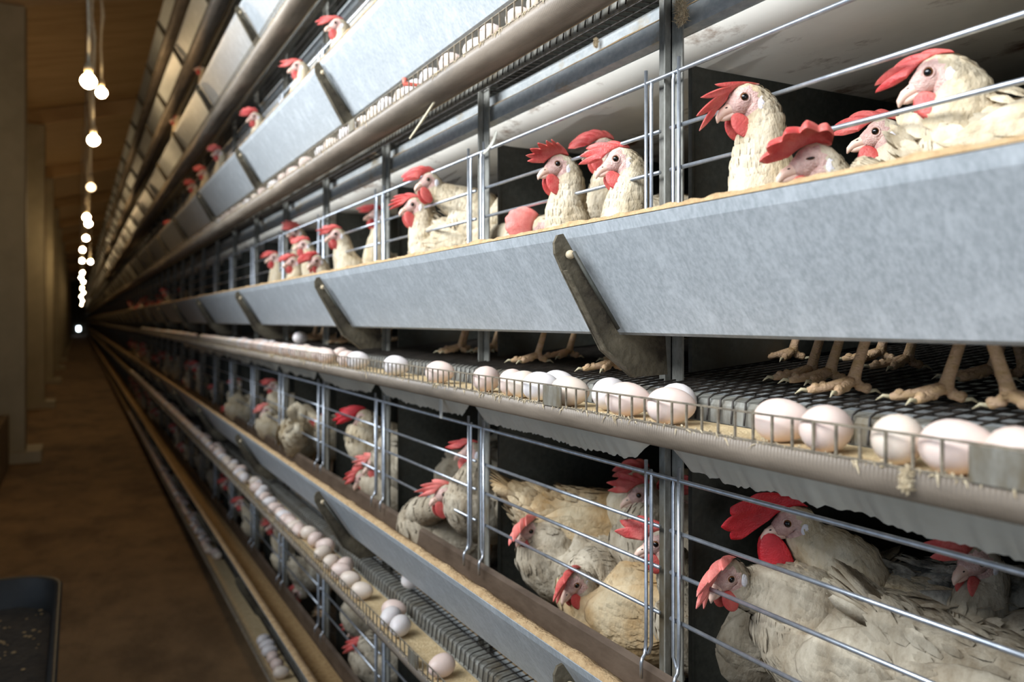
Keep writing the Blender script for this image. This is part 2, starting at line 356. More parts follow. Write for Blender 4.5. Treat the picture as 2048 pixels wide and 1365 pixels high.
# --- beam, manure belt, top wire, rear panel
b = MB(); b.sheet([(0.775, 0.4655), (0.762, 0.4625), (0.762, 0.436), (0.748, 0.434), (0.744, 0.430), (0.744, 0.403), (0.757, 0.400)], 0.003, Y0, Y1, 'galv_beam'); BEAM = b.data('beam')
b = MB()
vs = []; ys = [Y0 + 0.05 * i for i in range(int((14 - Y0) / 0.05))] + [Y1]
for y in ys:
    h = 0.0022 * (mnoise.noise((y * 9, 5, 0)) + 0.6); h = max(h, 0.0004)
    vs += [(0.7445, y, 0.4335), (0.748, y, 0.4357 + h), (0.7605, y, 0.4385 + h * 2.0)]
b.add(vs, [(i * 3 + j, i * 3 + j + 1, (i + 1) * 3 + j + 1, (i + 1) * 3 + j) for i in range(len(ys) - 1) for j in range(2)], 'dust'); BDUST = b.data('ledge_dust', True)
b = MB(); b.sheet([(0.757, 0.398), (0.80, 0.378), (0.86, 0.366), (1.0, 0.362), (1.335, 0.362)], 0.002, Y0, Y1, 'white_sheet'); MBELT = b.data('belt_sheet', True)
b = MB(); b.sheet([(0.79, 0.3855), (0.86, 0.3700), (1.0, 0.3655), (1.33, 0.3655)], 0.003, Y0, Y1, 'dirt'); DIRT = b.data('dirt_layer', True)
def skirt_mesh(depth, seed):
    b = MB(); ys = [Y0 + 0.005 * i for i in range(int((6.5 - Y0) / 0.005))]; rows = 7; vs = []
    for y in ys:
        n = mnoise.noise((y * 3.1 + seed, 0, 0)) * 0.55 + mnoise.noise((y * 11 + seed, 3, 0)) * 0.3 + mnoise.noise((y * 70, 1, seed)) * 0.16 + mnoise.noise((y * 150, 1, seed)) * 0.15
        L = depth * (0.80 + 0.35 * n); fr = ((y - P0) / PS) % 1.0
        e = min(fr, 1 - fr); L *= 0.30 + 0.70 * min(1, e / 0.10)
        ripple = 0.007 * mnoise.noise((y * 5, 7, seed))
        for r in range(rows):
            t = r / (rows - 1)
            xx = 0.690 - 0.006 * math.sin(t * math.pi) + (ripple + 0.0018 * mnoise.noise((y * 26, 2, 1))) * t + 0.018 * t * t
            vs.append((xx, y, 0.412 - L * t))
    fs = [(i * rows + j, i * rows + j + 1, (i + 1) * rows + j + 1, (i + 1) * rows + j) for i in range(len(ys) - 1) for j in range(rows - 1)]
    b.add(vs, fs, 'skirt'); me = b.data('torn_skirt', True); return me
SKIRT = skirt_mesh(0.078, 4.0)
b = MB(); b.tube([(0.713, Y0, 0.334), (0.713, Y1, 0.334)], 0.0032, 'wire', 8); TOPW = b.data('top_wire', True)
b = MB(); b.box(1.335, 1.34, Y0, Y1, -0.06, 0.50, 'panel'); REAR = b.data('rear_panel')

for k in range(-1, 6):
    z = tz(k); T = TIER[k]
    e = empty('feed_trough', (0.6, 0, z)); off = Vector((-0.6, 0, 0))
    def part(nm, me, par=None, loc=None):
        o = link(nm, me, par or e); o.location = (off if par is None else Vector((0, 0, 0))) + Vector(loc or (0, 0, 0)); return o
    part('front_panel', TRF); part('back_panel', TRB); part('dust_crust', CRUST)
    for i in range(-1, 66 if k in (0, 1, 2) else 40):
        o = part('bracket', BRK, None, (0, P0 - 0.004 + 1.2 * i, 0))
        if i < 6 and k in (0, 1, 2, 3):
            part('pinch_rod', ROD, o); part('bolt', BOLT, o)
    tag(e, f'long galvanized feed trough on brackets along the {T}', 'feed trough', 'feed troughs')
    if k <= 1:
        o = link('feed', FEED); o.location = (0, 0, z); tag(o, f'beige mash feed lying in the trough of the {T}', 'feed', None, 'stuff')
    e = empty('egg_conveyor', (0.6, 0, z + (0.012 if k >= 2 else 0)))
    part('rail', RAIL); part('belt', BELT); part('wire_lip', LIP)
    if k <= 3: part('lint', LINT)['kind'] = 'stuff'
    for yy in {1: (0.352, 0.971), 0: (1.5,), 2: (1.9,)}.get(k, ()): part('joint_plate', PLATE, None, (0, yy, 0))
    tag(e, f'egg collecting belt with ribbed rail and wire lip along the {T}', 'egg conveyor', 'egg conveyors')
    e = empty('cage_floor', (0.6, 0, z))
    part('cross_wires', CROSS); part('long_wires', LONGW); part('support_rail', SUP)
    tag(e, f'dark sloping wire mesh cage floor of the {T}', 'cage floor', 'wire cage floors')
    e = empty('support_beam', (0.6, 0, z)); part('beam', BEAM); part('ledge_dust', BDUST)
    tag(e, f'stepped galvanized beam over the cages of the {T}', 'beam', 'beams over the cages')
    e = empty('manure_belt', (0.6, 0, z)); part('belt_sheet', MBELT); part('dirt_layer', DIRT)
    if k <= 0:
        part('torn_edge', SKIRT)['label'] = 'ragged hanging edge of white plastic'
    tag(e, f'white plastic belt roofing the cages of the {T}', 'belt', 'white belts under the cages')
    o = link('top_wire', TOPW); o.location = (0, 0, z); tag(o, f'long straight wire above the cage doors of the {T}', 'wire', 'wires above the doors')
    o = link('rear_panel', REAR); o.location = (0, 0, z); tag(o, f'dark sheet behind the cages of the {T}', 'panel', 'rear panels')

# --- uprights
b = MB(); top = HC + 2.2 + 0.55
b.box(0.730, 0.7325, -0.021, 0.004, 0, top, 'galv_dark'); b.box(0.730, 0.7425, 0.0015, 0.004, 0, top, 'galv_dark'); b.box(0.720, 0.7335, 0.004, 0.0065, 0, top, 'galv_dark'); b.box(0.730, 0.7325, 0.0065, 0.030, 0, top, 'galv_dark')
POST = b.data('upright')
for i in range(-2, 110):
    o = link('upright_post', POST); o.location = (0, P0 + PS * i, 0)
    if i < 0: lab = 'grey galvanized cage upright outside the photo, beside the camera' + (' and behind it' if i < -1 else '')
    elif i == 0: lab = 'wide grey upright with dust clump near the right of the photo'
    elif i < 14: lab = f'grey galvanized cage upright, {ordinal(i+1)} from the right of the photo'
    else: lab = 'thin distant cage upright in the dark far part of the row'
    tag(o, lab, 'post', 'uprights of the cage row', 'thing')
# --- partitions
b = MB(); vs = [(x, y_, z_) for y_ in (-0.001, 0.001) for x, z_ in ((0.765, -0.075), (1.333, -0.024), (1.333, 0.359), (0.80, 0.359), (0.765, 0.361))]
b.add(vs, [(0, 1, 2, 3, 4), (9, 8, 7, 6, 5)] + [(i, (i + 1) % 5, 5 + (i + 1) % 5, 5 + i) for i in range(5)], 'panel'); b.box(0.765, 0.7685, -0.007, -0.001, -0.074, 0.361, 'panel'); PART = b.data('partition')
for k in range(-1, 4):
    for i in range(-1, 17):
        if k >= 2 and i > 9: continue
        o = link('cage_partition', PART); o.location = (0, P0 + PS * i + 0.008, tz(k))
        tag(o, f'dark sheet dividing {TIER[k]} cages, behind {ordinal(i+1)} upright from the right' if i >= 0 else f'dark sheet dividing {TIER[k]} cages, right of the photo', 'partition', 'sheets between cages')
# --- cage doors: three rods on four hanging wires
b = MB(); b.tube([(0, 0.012, 0), (0, PS - 0.012, 0)], 0.0030, 'wire', 8); HROD = b.data('rod', True)
b = MB(); b.tube([(0, 0, 0.352), (0, 0, 0.10), (-0.001, 0, 0.088), (-0.004, -0.002, 0.078), (-0.010, -0.005, 0.075), (-0.013, -0.006, 0.070), (-0.013, -0.006, 0.048)], 0.0026, 'wire', 8); VW1 = b.data('hanging_wire', True)
b = MB(); b.tube([(0.004, 0.006, 0.338), (0.001, 0, 0.332), (0, 0, 0.322), (0, 0, 0.095), (0.001, 0.006, 0.082), (0, 0.010, 0.078)], 0.0026, 'wire', 8); VW2 = b.data('inner_wire', True)
b = MB(); b.tube([(0.004, -0.006, 0.338), (0.001, 0, 0.332), (0, 0, 0.322), (0, 0, 0.095), (0.001, -0.006, 0.082), (0, -0.010, 0.078)], 0.0026, 'wire', 8); VW3 = b.data('inner_wire', True)
def far_grille():
    b = MB()
    for zz in (0.262, 0.205, 0.142): b.tube([(0, 0.012, zz), (0, PS - 0.012, zz)], 0.003, 'wire', 4)
    for yy in (0.026, 0.042, PS - 0.042, PS - 0.026): b.tube([(0, yy, 0.345), (0, yy, 0.06)], 0.0026, 'wire', 4)
    return b.data('wire_grille')
FDOOR = far_grille()
for k in range(-1, 4):
    for i in range(-1, 22):
        if k >= 2 and i > 9: continue
        y = P0 + PS * i
        if i < 7:
            e = empty('wire_grille', (0.7135, y, tz(k)))
            for zz in (0.262, 0.205, 0.142):
                link('rod', HROD, e).location = (0.0035, 0, zz)
            link('hanging_wire', VW1, e).location = (-0.002, 0.036, 0); link('inner_wire', VW2, e).location = (-0.002, 0.024, 0)
            link('hanging_wire', VW1, e).location = (-0.002, PS - 0.036, 0); link('inner_wire', VW3, e).location = (-0.002, PS - 0.024, 0)
        else:
            e = link('wire_grille', FDOOR); e.location = (0.7135, y, tz(k))
        tag(e, f'hanging wire cage front of the {TIER[k]}, ' + ('right edge of the photo' if i < 0 else f'{ordinal(i+1)} left of the nearest upright'), 'cage front', 'wire cage fronts')
# ------------------------------------------------------------------ hens
def catmull(P, t):
    n = len(P) - 1; i = min(int(t), n - 1); f = t - i
    p0, p1, p2, p3 = P[max(i - 1, 0)], P[i], P[i + 1], P[min(i + 2, n)]
    return 0.5 * ((2 * p1) + (p2 - p0) * f + (2 * p0 - 5 * p1 + 4 * p2 - p3) * f * f + (3 * p1 - p0 - 3 * p2 + p3) * f ** 3)
UP = Vector((0, 0, 1))
def frame(az, pitch=0.0, roll=0.0):        # az measured from +Y towards +X; returns forward, left, up
    f = Vector((math.sin(az) * math.cos(pitch), math.cos(az) * math.cos(pitch), math.sin(pitch)))
    s = UP.cross(f).normalized(); u = f.cross(s)
    s2 = s * math.cos(roll) + u * math.sin(roll); u2 = f.cross(s2)
    return f, s2, u2
def comb_part(Hd, fh, sh, uh, sc, H, flop, lean, spread, n, matn, wav=0.3, deep=0.5, seed=0):
    b = MB(); NU, NV = 56, 9; rn = random.Random(seed); ph = rn.uniform(0, 6)
    jit = [rn.uniform(0.8, 1.12) for _ in range(n + 2)]
    front = []; back = []
    for i in range(NU + 1):
        u = i / NU
        base = Hd + fh * (0.027 - 0.047 * u) * sc + uh * (0.0035 + 0.0150 * math.sin(math.pi * (0.06 + 0.70 * u)) ** 0.8) * sc
        q = u * n; k = int(q); tri = 1 - abs(2 * (q - k) - 1)
        env = (0.26 + 0.74 * math.sin(math.pi * (0.12 + 0.78 * u)) ** 0.9)
        hgt = 1.32 * H * sc * env * ((1 - deep) + deep * (tri ** 0.75) * jit[k + 1]) * (1 if 0 < i < NU else 0.3)
        la = R(lean) + R(spread) * (0.5 - u)
        d0 = (uh * math.cos(la) + fh * math.sin(la)).normalized()
        p = base.copy(); rowf = []; rowb = []
        for j in range(NV + 1):
            v = j / NV
            ang = wav * math.sin(u * 7 + ph + v * 2.0) * v
            q_ = min(1.0, abs(flop) / 90) * (v ** 0.75); sg = 1 if flop < 0 else -1     # negative flop: falls to the bird's left
            tgt = sh * sg * 0.75 - uh * 0.55 + fh * (0.25 + 0.45 * math.sin(max(0, la)))
            d = (d0 * (1 - q_) + tgt * q_ + sh * ang * 0.6).normalized()
            tan = (fh * (1 - 0.5 * abs(math.sin(la))) - uh * 0.5 * math.sin(la) + sh * 0.001).normalized()
            nrm = tan.cross(d).normalized()
            if j: p = p + d * (hgt / NV)
            th = (0.0032 * (1 - v) + 0.0012) * sc * (0.35 if j == NV else 1) * (1 if 0 < i < NU else 0.3)
            rowf.append(p + nrm * th); rowb.append(p - nrm * th)
        front.append(rowf); back.append(rowb)
    W_ = NV + 1; vs = [p for r in front for p in r] + [p for r in back for p in r]; o = (NU + 1) * W_
    fs = []
    for i in range(NU):
        for j in range(NV):
            a = i * W_ + j
            fs += [(a, a + 1, a + W_ + 1, a + W_), (o + a, o + a + W_, o + a + W_ + 1, o + a + 1)]
        a = i * W_ + NV; fs.append((a, o + a, o + a + W_, a + W_)); a = i * W_; fs.append((a, a + W_, o + a + W_, o + a))
    for j in range(NV): fs += [(j, o + j, o + j + 1, j + 1), (NU * W_ + j, NU * W_ + j + 1, o + NU * W_ + j + 1, o + NU * W_ + j)]
    b.add(vs, fs, matn); return b
def leg_part(foot, az, hip, sc=1.0, seed=0):
    b = MB(); rn = random.Random(seed)
    f, s, u = frame(az)
    ank = foot + UP * 0.014 * sc
    hock = ank + UP * 0.075 * sc - f * 0.022 * sc
    knee = Vector(hip)
    b.tube([ank - UP * 0.003, ank + (hock - ank) * 0.12, ank + (hock - ank) * 0.5, hock, hock + (knee - hock) * 0.35, knee], [0.0075 * sc, 0.0058 * sc, 0.0050 * sc, 0.0068 * sc, 0.011 * sc, 0.026 * sc], 'shank', 10)
    for a, L in ((rn.uniform(-4, 8), 0.046), (-46 + rn.uniform(-8, 8), 0.040), (48 + rn.uniform(-8, 8), 0.038), (178, 0.016)):
        d = Matrix.Rotation(R(a), 3, 'Z') @ f; L *= sc
        pts = [ank, ank + d * L * 0.28 - UP * 0.003 * sc, ank + d * L * 0.62 - UP * 0.0075 * sc, ank + d * L * 0.9 - UP * 0.0095 * sc, ank + d * L - UP * 0.0105 * sc]
        b.tube(pts, [0.0062 * sc, 0.0050 * sc, 0.0044 * sc, 0.0042 * sc, 0.0030 * sc], 'shank', 8)
        for q in (0.4, 0.62, 0.82):
            b.ellipsoid(ank + d * L * q - UP * 0.0066 * sc, (d * 0.0052 * sc, d.cross(UP) * 0.0047 * sc, UP * 0.0044 * sc), 'shank', 8, 5)
        e = pts[-1]; b.tube([e - d * 0.002, e + d * 0.006 * sc + UP * 0.0012 * sc, e + d * 0.0125 * sc - UP * 0.0035 * sc], [0.0026 * sc, 0.0019 * sc, 0.0004], 'claw', 6)
    return b
def hen(Hd, az, pitch, B, baz, comb=(0.042, 60, 20, 60, 5), cmat='comb', fmat='feather', bmat=None, sc=1.0, roll=0.0, feathers=700, feet=None, tail=True, legs=True, wattle=1.0, wing=True, seed=0, bs=1.0, eye_open=1.0, rings=44, segs=22, wav=0.3, deep=0.5, hackle=1.0, neckpush=0.0, ruff=1.0, name='hen', bpitch=0.0, parent_only=True, tail_up=0.35, hen_origin=None):
    """one bird: Empty with body, plumage, tail, wings, comb, wattles, beak, eyes, earlobes, legs"""
    Hd = Vector(Hd); B = Vector(B); rn = random.Random(seed); bmat = bmat or fmat
    fh, sh, uh = frame(az, R(pitch), R(roll)); fb, sb, ub = frame(baz, R(bpitch))
    hs = sc; k = bs * sc
    N_ = B + fb * 0.095 * k + ub * 0.048 * k
    K_ = Hd - fh * 0.014 * hs - uh * 0.026 * hs
    mid = (N_ + K_) / 2 + fb * (0.012 + neckpush) * k - fh * 0.006
    ctl = [(B - fb * 0.185 * k + ub * 0.075 * k, 0.010 * k, 0.012 * k), (B - fb * 0.14 * k + ub * 0.045 * k, 0.046 * k, 0.044 * k), (B - fb * 0.065 * k + ub * 0.008 * k, 0.075 * k, 0.080 * k),
           (B + fb * 0.03 * k, 0.079 * k, 0.086 * k), (B + fb * 0.088 * k + ub * 0.022 * k, 0.064 * k, 0.074 * k), (N_, 0.046 * k * hackle, 0.054 * k * hackle),
           (mid, 0.0315 * k * hackle, 0.036 * k * hackle), (K_, 0.0225 * hs * hackle ** 0.5, 0.0250 * hs * hackle ** 0.5), (Hd - fh * 0.003 * hs, 0.0182 * hs, 0.0195 * hs), (Hd + fh * 0.012 * hs - uh * 0.003 * hs, 0.0142 * hs, 0.0145 * hs), (Hd + fh * 0.0235 * hs - uh * 0.0065 * hs, 0.0072 * hs, 0.0085 * hs)]
    nc = len(ctl) - 1
    C = [c[0] for c in ctl]; Wd = [c[1] for c in ctl]; Ht = [c[2] for c in ctl]
    rg = []
    for i in range(rings + 1):
        t = nc * i / rings
        p = catmull(C, t); tg = (catmull(C, min(t + 0.05, nc)) - catmull(C, max(t - 0.05, 0))).normalized()
        w = max(0.004 * k, catmull(Wd, t)); h = max(0.004 * k, catmull(Ht, t))
        q = min(1, max(0, (t - 4.5) / 3.5)); side = (sb.lerp(sh, q)); side = (side - tg * side.dot(tg)).normalized(); up = tg.cross(side)
        rg.append((p, tg, side, up, w, h, t))
    def surf(i, a):
        p, tg, side, up, w, h, t = rg[i]; return p + side * math.cos(a) * w + up * math.sin(a) * h
    root = empty(name, hen_origin or (B.x, B.y, B.z - 0.15)); O = -Vector(root.location)
    def child(nm, b, smooth=True, lab=None):
        b.v = [tuple(Vector(v) + O) for v in b.v]; o = b.build(nm, root, smooth)
        if lab: o['label'] = lab
        return o
    b = MB(); vs = []
    for i in range(rings + 1):
        for j in range(segs):
            a = 2 * math.pi * j / segs; v = surf(i, a)
            nn = mnoise.noise(v * 38 + Vector((seed, 0, 0))) * 0.0045 + mnoise.noise(v * 110) * 0.0015
            if rg[i][6] > 7.2: nn *= 0.15
            vs.append(v + (v - rg[i][0]).normalized() * nn)
    b.add(vs, [], fmat)
    for i in range(rings):
        for j in range(segs):
            f = (i * segs + j, i * segs + (j + 1) % segs, (i + 1) * segs + (j + 1) % segs, (i + 1) * segs + j)
            c = sum((Vector(vs[q]) for q in f), Vector()) / 4 - Hd
            lf, ls, lu = c.dot(fh) / hs, c.dot(sh) / hs, c.dot(uh) / hs
            skin = lf > -0.0045 and lu < 0.0135 - max(0, -lf) * 0.5 and lu > -0.021 and rg[i][6] > 7.3
            mm = 'skin' if skin else (fmat if rg[i][6] > 4.6 else bmat)
            b.f.append(f); b.m.append(b.mi(mm))
    b.f.append(tuple(range(segs))); b.m.append(b.mi(bmat)); b.f.append(tuple(rings * segs + j for j in range(segs))); b.m.append(b.mi('skin'))
    child('body', b)
    if feathers:
        b = MB()
        for q in range(int(feathers * 1.9)):
            t = rn.uniform(0.5, 8.05) if rn.random() < 0.5 else rn.uniform(4.3, 7.9)
            i = min(rings - 1, max(1, int(t / nc * rings))); a = rn.uniform(0, 2 * math.pi)
            P = surf(i, a); p, tg, side, up, w, h, tt = rg[i]
            c = P - Hd
            if c.dot(fh) / hs > -0.007 and tt > 7.2 and c.dot(uh) / hs < 0.015: continue
            nr = (P - p).normalized(); dn = -tg + nr * rn.uniform(0.01, 0.09) * ruff; dn.normalize()
            acr = dn.cross(nr).normalized(); nr2 = acr.cross(dn)
            g = min(1, max(0, (8.0 - tt) / 4.5))
            L = (0.009 + 0.019 * g) * k * rn.uniform(0.8, 1.25); wd = (0.0016 + 0.0044 * g) * k * rn.uniform(0.7, 1.2)
            o = P + nr * 0.0010
            sag = -nr * 0.10 * L
            v = [o - acr * wd * 0.35, o + acr * wd * 0.35, o + dn * L * 0.45 - acr * wd + nr2 * 0.0006, o + dn * L * 0.45 + nr2 * wd * 0.25, o + dn * L * 0.45 + acr * wd + nr2 * 0.0006,
                 o + dn * L * 0.8 - acr * wd * 0.75 + sag * 0.4, o + dn * L * 0.8 + acr * wd * 0.75 + sag * 0.4, o + dn * L + sag]
            b.add(v, [(0, 1, 3), (0, 3, 2), (1, 4, 3), (2, 3, 5), (3, 4, 6), (3, 6, 5), (5, 6, 7)], fmat if tt > 4.6 else bmat)
        child('plumage', b)['kind'] = 'stuff'
    if tail:
        b = MB(); tp = ctl[1][0]
        for q in range(11):
            x = (q - 5) / 5; d = (-fb * (1 - tail_up * 0.5) + ub * (tail_up + 0.25 * (1 - abs(x))) + sb * x * 0.28).normalized(); acr = (sb * (1 - abs(x) * 0.6) + ub * x * 0.9).normalized()
            L = (0.115 - 0.03 * abs(x)) * k; o = tp + sb * x * 0.018 * k + ub * 0.012 * k; wd = 0.013 * k
            v = [o - acr * wd * .4, o + acr * wd * .4, o + d * L * .6 - acr * wd, o + d * L * .6 + acr * wd, o + d * L * .9 - acr * wd * .8, o + d * L * .9 + acr * wd * .8, o + d * L]
            n2 = acr.cross(d) * 0.0008; v = v + [w_ + n2 for w_ in v]
            b.add(v, [(0, 1, 3, 2), (2, 3, 5, 4), (4, 5, 6), (8, 7, 9, 10), (10, 9, 11, 12), (12, 11, 13), (0, 2, 9, 7), (2, 4, 11, 9), (4, 6, 13, 11), (6, 5, 12, 13), (5, 3, 10, 12), (3, 1, 8, 10), (1, 0, 7, 8)], bmat)
        child('tail', b)
    if wing:
        for sg in (1, -1):
            b = MB(); c0 = B + sb * sg * 0.066 * k + ub * 0.016 * k - fb * 0.015 * k
            b.ellipsoid(c0, (fb * 0.100 * k - ub * 0.018 * k, sb * sg * 0.020 * k, ub * 0.050 * k + fb * 0.02 * k), bmat, 18, 10)
            if feathers:
                for q in range(120):
                    x = rn.uniform(-0.8, 0.95); y = rn.uniform(-0.85, 0.7)
                    rr = max(0.0, 1 - x * x * 0.9 - y * y * 0.9)
                    P = c0 + (fb * 0.100 * k - ub * 0.018 * k) * x * 0.9 + (ub * 0.050 * k + fb * 0.02 * k) * y * 0.9 + sb * sg * 0.020 * k * (rr ** 0.5)
                    d = (-fb + ub * 0.22 * (0.2 - y) - ub * 0.12 + sb * sg * 0.06).normalized(); acr = (ub - d * ub.dot(d)).normalized(); nn = sb * sg
                    L = (0.034 - 0.016 * x) * k; wd = 0.0062 * k; P = P + nn * 0.0015
                    v = [P - acr * wd * .4, P + acr * wd * .4, P + d * L * .55 - acr * wd, P + d * L * .55 + nn * .002, P + d * L * .55 + acr * wd, P + d * L]
                    b.add(v, [(0, 1, 3), (0, 3, 2), (1, 4, 3), (2, 3, 5), (3, 4, 5)], bmat)
            child('wing', b)
    H_, flop, lean, spread, npk = comb
    child('comb', comb_part(Hd, fh, sh, uh, hs, H_, flop, lean, spread, npk, cmat, wav, deep, seed))
    wm = 'comb_deep' if cmat == 'comb_deep' else 'comb'
    for sg in (1, -1):
        b = MB(); c = Hd + (fh * (0.0165 + 0.010 * max(0, wattle - 1)) - uh * (0.0165 + 0.0115 * wattle) + sh * sg * 0.0085) * hs
        b.ellipsoid(c, (fh * 0.0125 * hs * (0.6 + 0.4 * wattle) , (sh * sg * 0.0032 + fh * 0.0005) * hs, (uh * 0.0155 * wattle + fh * 0.003 + sh * sg * -0.002) * hs), wm, 16, 10); child('wattle', b)
    b = MB()
    up_ = [Hd + (fh * x + uh * z) * hs for x, z in ((0.016, -0.005), (0.0245, -0.0062), (0.033, -0.0088), (0.039, -0.0135), (0.0415, -0.0185))]
    b.tube(up_, [0.0078 * hs, 0.0070 * hs, 0.0056 * hs, 0.0036 * hs, 0.0008 * hs], 'beak', 12)
    lo_ = [Hd + (fh * x + uh * z) * hs for x, z in ((0.014, -0.0125), (0.025, -0.0135), (0.0335, -0.0150), (0.037, -0.0165))]
    b.tube(lo_, [0.0062 * hs, 0.0050 * hs, 0.0034 * hs, 0.0008 * hs], 'beak', 10)
    for sg in (1, -1): b.ellipsoid(Hd + (fh * 0.0285 - uh * 0.0045 + sh * sg * 0.0052) * hs, (fh * 0.0024 * hs, sh * 0.0008 * hs, uh * 0.001 * hs), 'pupil', 8, 5)
    child('beak', b)
    for sg in (1, -1):
        b = MB(); c = Hd + (fh * 0.0085 + uh * 0.0020 + sh * sg * 0.0128) * hs; ax = (sh * sg * 0.92 + fh * 0.36).normalized()
        r = 0.0050 * hs; e1 = (uh - ax * uh.dot(ax)).normalized(); e2 = ax.cross(e1)
        nu, nv = 16, 9; vs = []
        for i in range(nv + 1):
            p_ = math.pi * 0.62 * i / nv
            for j in range(nu):
                a = 2 * math.pi * j / nu; vs.append(c + ax * math.cos(p_) * r + (e1 * math.sin(a) * eye_open + e2 * math.cos(a)) * math.sin(p_) * r)
        b.add(vs, [], 'pupil')
        for i in range(nv):
            for j in range(nu):
                b.f.append((i * nu + j, (i + 1) * nu + j, (i + 1) * nu + (j + 1) % nu, i * nu + (j + 1) % nu)); b.m.append(b.mi('pupil' if i < 4 else ('iris' if i < 6 else 'pupil')))
        ringp = [c + ax * 0.0012 * hs + (e1 * math.sin(a) * (0.35 + 0.65 * eye_open) + e2 * math.cos(a)) * 0.0058 * hs for a in [2 * math.pi * j / 18 for j in range(19)]]
        b.tube(ringp, 0.0013 * hs, 'skin', 6, False); child('eye', b)
        b = MB(); b.ellipsoid(Hd + (-fh * 0.0085 - uh * 0.0095 + sh * sg * 0.0178) * hs, (fh * 0.0058 * hs + uh * 0.002 * hs, sh * sg * 0.0026 * hs, uh * 0.0088 * hs - fh * 0.002 * hs), 'lobe', 12, 8); child('earlobe', b)
    if legs:
        for q, sg in enumerate((1, -1)):
            hip = B + sb * sg * 0.036 * k - ub * 0.060 * k - fb * 0.01 * k
            ft = feet[q] if feet else Vector((hip.x, hip.y, 0)) + fb * 0.02
            child('leg', leg_part(Vector(ft), baz + R(rn.uniform(-12, 12)), hip, 1.05, seed * 2 + q))
    return root
def face(px, py, X, turn):                       # heading for a bird seen at this spot: 0 = left profile, 90 = facing the camera
    p = at_x(px, py, X); return math.atan2(p.x, p.y) - math.pi / 2 - R(turn)
HEN_GROUP = 'white hens in the cages'
def place(k, px, py, X, turn, pitch, label, reach=0.13, bh=0.165, bturn=None, feet=None, group=HEN_GROUP, cat='hen', bdz=None, body=None, **kw):
    """px, py: pixel of the visible eye; X: distance of the head from the photographer's line along the row"""
    eye = at_x(px, py, X); az = face(px, py, X, turn)
    f, s, u = frame(az, R(pitch), R(kw.get('roll', 0.0))); sc = kw.get('sc', 1.0)
    view = (Vector((0, 0, HC)) - eye).normalized(); sg = 1 if s.dot(view) > 0 else -1
    Hd = eye - (f * 0.0085 + u * 0.0020 + s * sg * 0.0165) * sc
    baz = face(px, py, X, bturn if bturn is not None else min(turn, 25))
    if body: B = at_x(body[0], body[1], body[2])
    else:
        fb = frame(baz)[0]; B = Hd - fb * reach
        B.z = floor_z(k, min(max(B.x, 0.7), 1.3)) + bh
    fz = [Vector((at_x(x_, y_, X_).x, at_x(x_, y_, X_).y, floor_z(k, X_) + 0.002)) for x_, y_, X_ in feet] if feet else None
    if not fz:
        fb, sb, ub = frame(baz); fz = []
        for q in (1, -1):
            p = B + sb * q * 0.036 + fb * 0.02; fz.append(Vector((p.x, p.y, floor_z(k, max(0.68, p.x)) + 0.002)))
    r = hen(Hd, az, pitch, B, baz, feet=fz, **kw); tag(r, label, cat, group); return r
SEED = [10]
def H(*a, **kw):
    SEED[0] += 1; kw.setdefault('seed', SEED[0]); return place(*a, **kw)
# third tier, nearest cage
H(1, 1492, 193, 0.672, 28, -14, 'tall white hen with forked red comb, head out between wires left in nearest cage', comb=(0.058, -40, 96, 75, 4), deep=0.55, reach=0.125, bturn=12, bh=0.15, feathers=1100, feet=[(1622, 745, 0.80), (1706, 752, 0.74)])
H(1, 1624, 316, 0.655, 22, -8, 'white hen peering low over the trough with a big drooping comb, nearest cage', comb=(0.052, -84, 28, 80, 5), deep=0.3, wav=0.28, reach=0.13, bturn=8, feathers=900, eye_open=0.35, feet=[(1660, 745, 0.79), (1585, 735, 0.95)], bh=0.15)
H(1, 1752, 262, 0.86, 6, -4, 'white hen standing in shade behind the others, white earlobe, nearest cage', comb=(0.042, 70, 40, 60, 4), reach=0.12, bturn=10, feathers=700, cmat='comb', feet=[(1815, 745, 0.93), (1760, 735, 0.98)])
H(1, 1858, 143, 0.735, 4, -16, 'tall white hen under the top wire at the right of the photo', comb=(0.040, 70, 52, 50, 4), deep=0.6, reach=0.13, bh=0.135, bturn=-8, feathers=1200, hackle=1.15, feet=[(1890, 752, 0.74), (1985, 735, 0.88)])
H(1, 2345, 262, 0.80, 170, -10, 'white hen cut by the right edge of the photo beside the tall one', bturn=172, feathers=700, feet=[(2020, 772, 0.73), (2050, 735, 0.9)], body=(2250, 345, 0.82), tail=False)
# third tier, second cage
H(1, 1117, 327, 0.690, 26, -10, 'white hen with scalloped wavy red comb, left one of three in second cage', comb=(0.042, -55, 40, 55, 7), deep=0.35, wav=0.5, reach=0.12, bh=0.14, bturn=8, feathers=900, cmat='comb', feet=[(1075, 708, 0.75), (1138, 697, 0.82)], wattle=1.15)
H(1, 1233, 317, 0.700, 14, -14, 'white hen beside the nearest upright, dark eye and smooth comb', comb=(0.040, 62, 48, 55, 4), deep=0.5, reach=0.11, bh=0.135, bturn=20, feathers=1000, feet=[(1225, 715, 0.74), (1260, 706, 0.84)])
H(1, 1205, 292, 0.80, 20, -5, 'hen half hidden behind two others, folded pink comb, second cage', comb=(0.052, 90, 30, 50, 5), deep=0.35, wav=0.6, reach=0.11, bturn=15, feathers=400, bh=0.2)
H(1, 1085, 462, 0.735, 40, -62, 'hen feeding head down, pink comb and white tail just above the trough', comb=(0.040, 50, 0, 40, 5), deep=0.06, wav=0.1, cmat='comb_pink', reach=0.20, bturn=-30, feathers=500, body=(1020, 520, 0.86), tail_up=1.2, bpitch=-14)
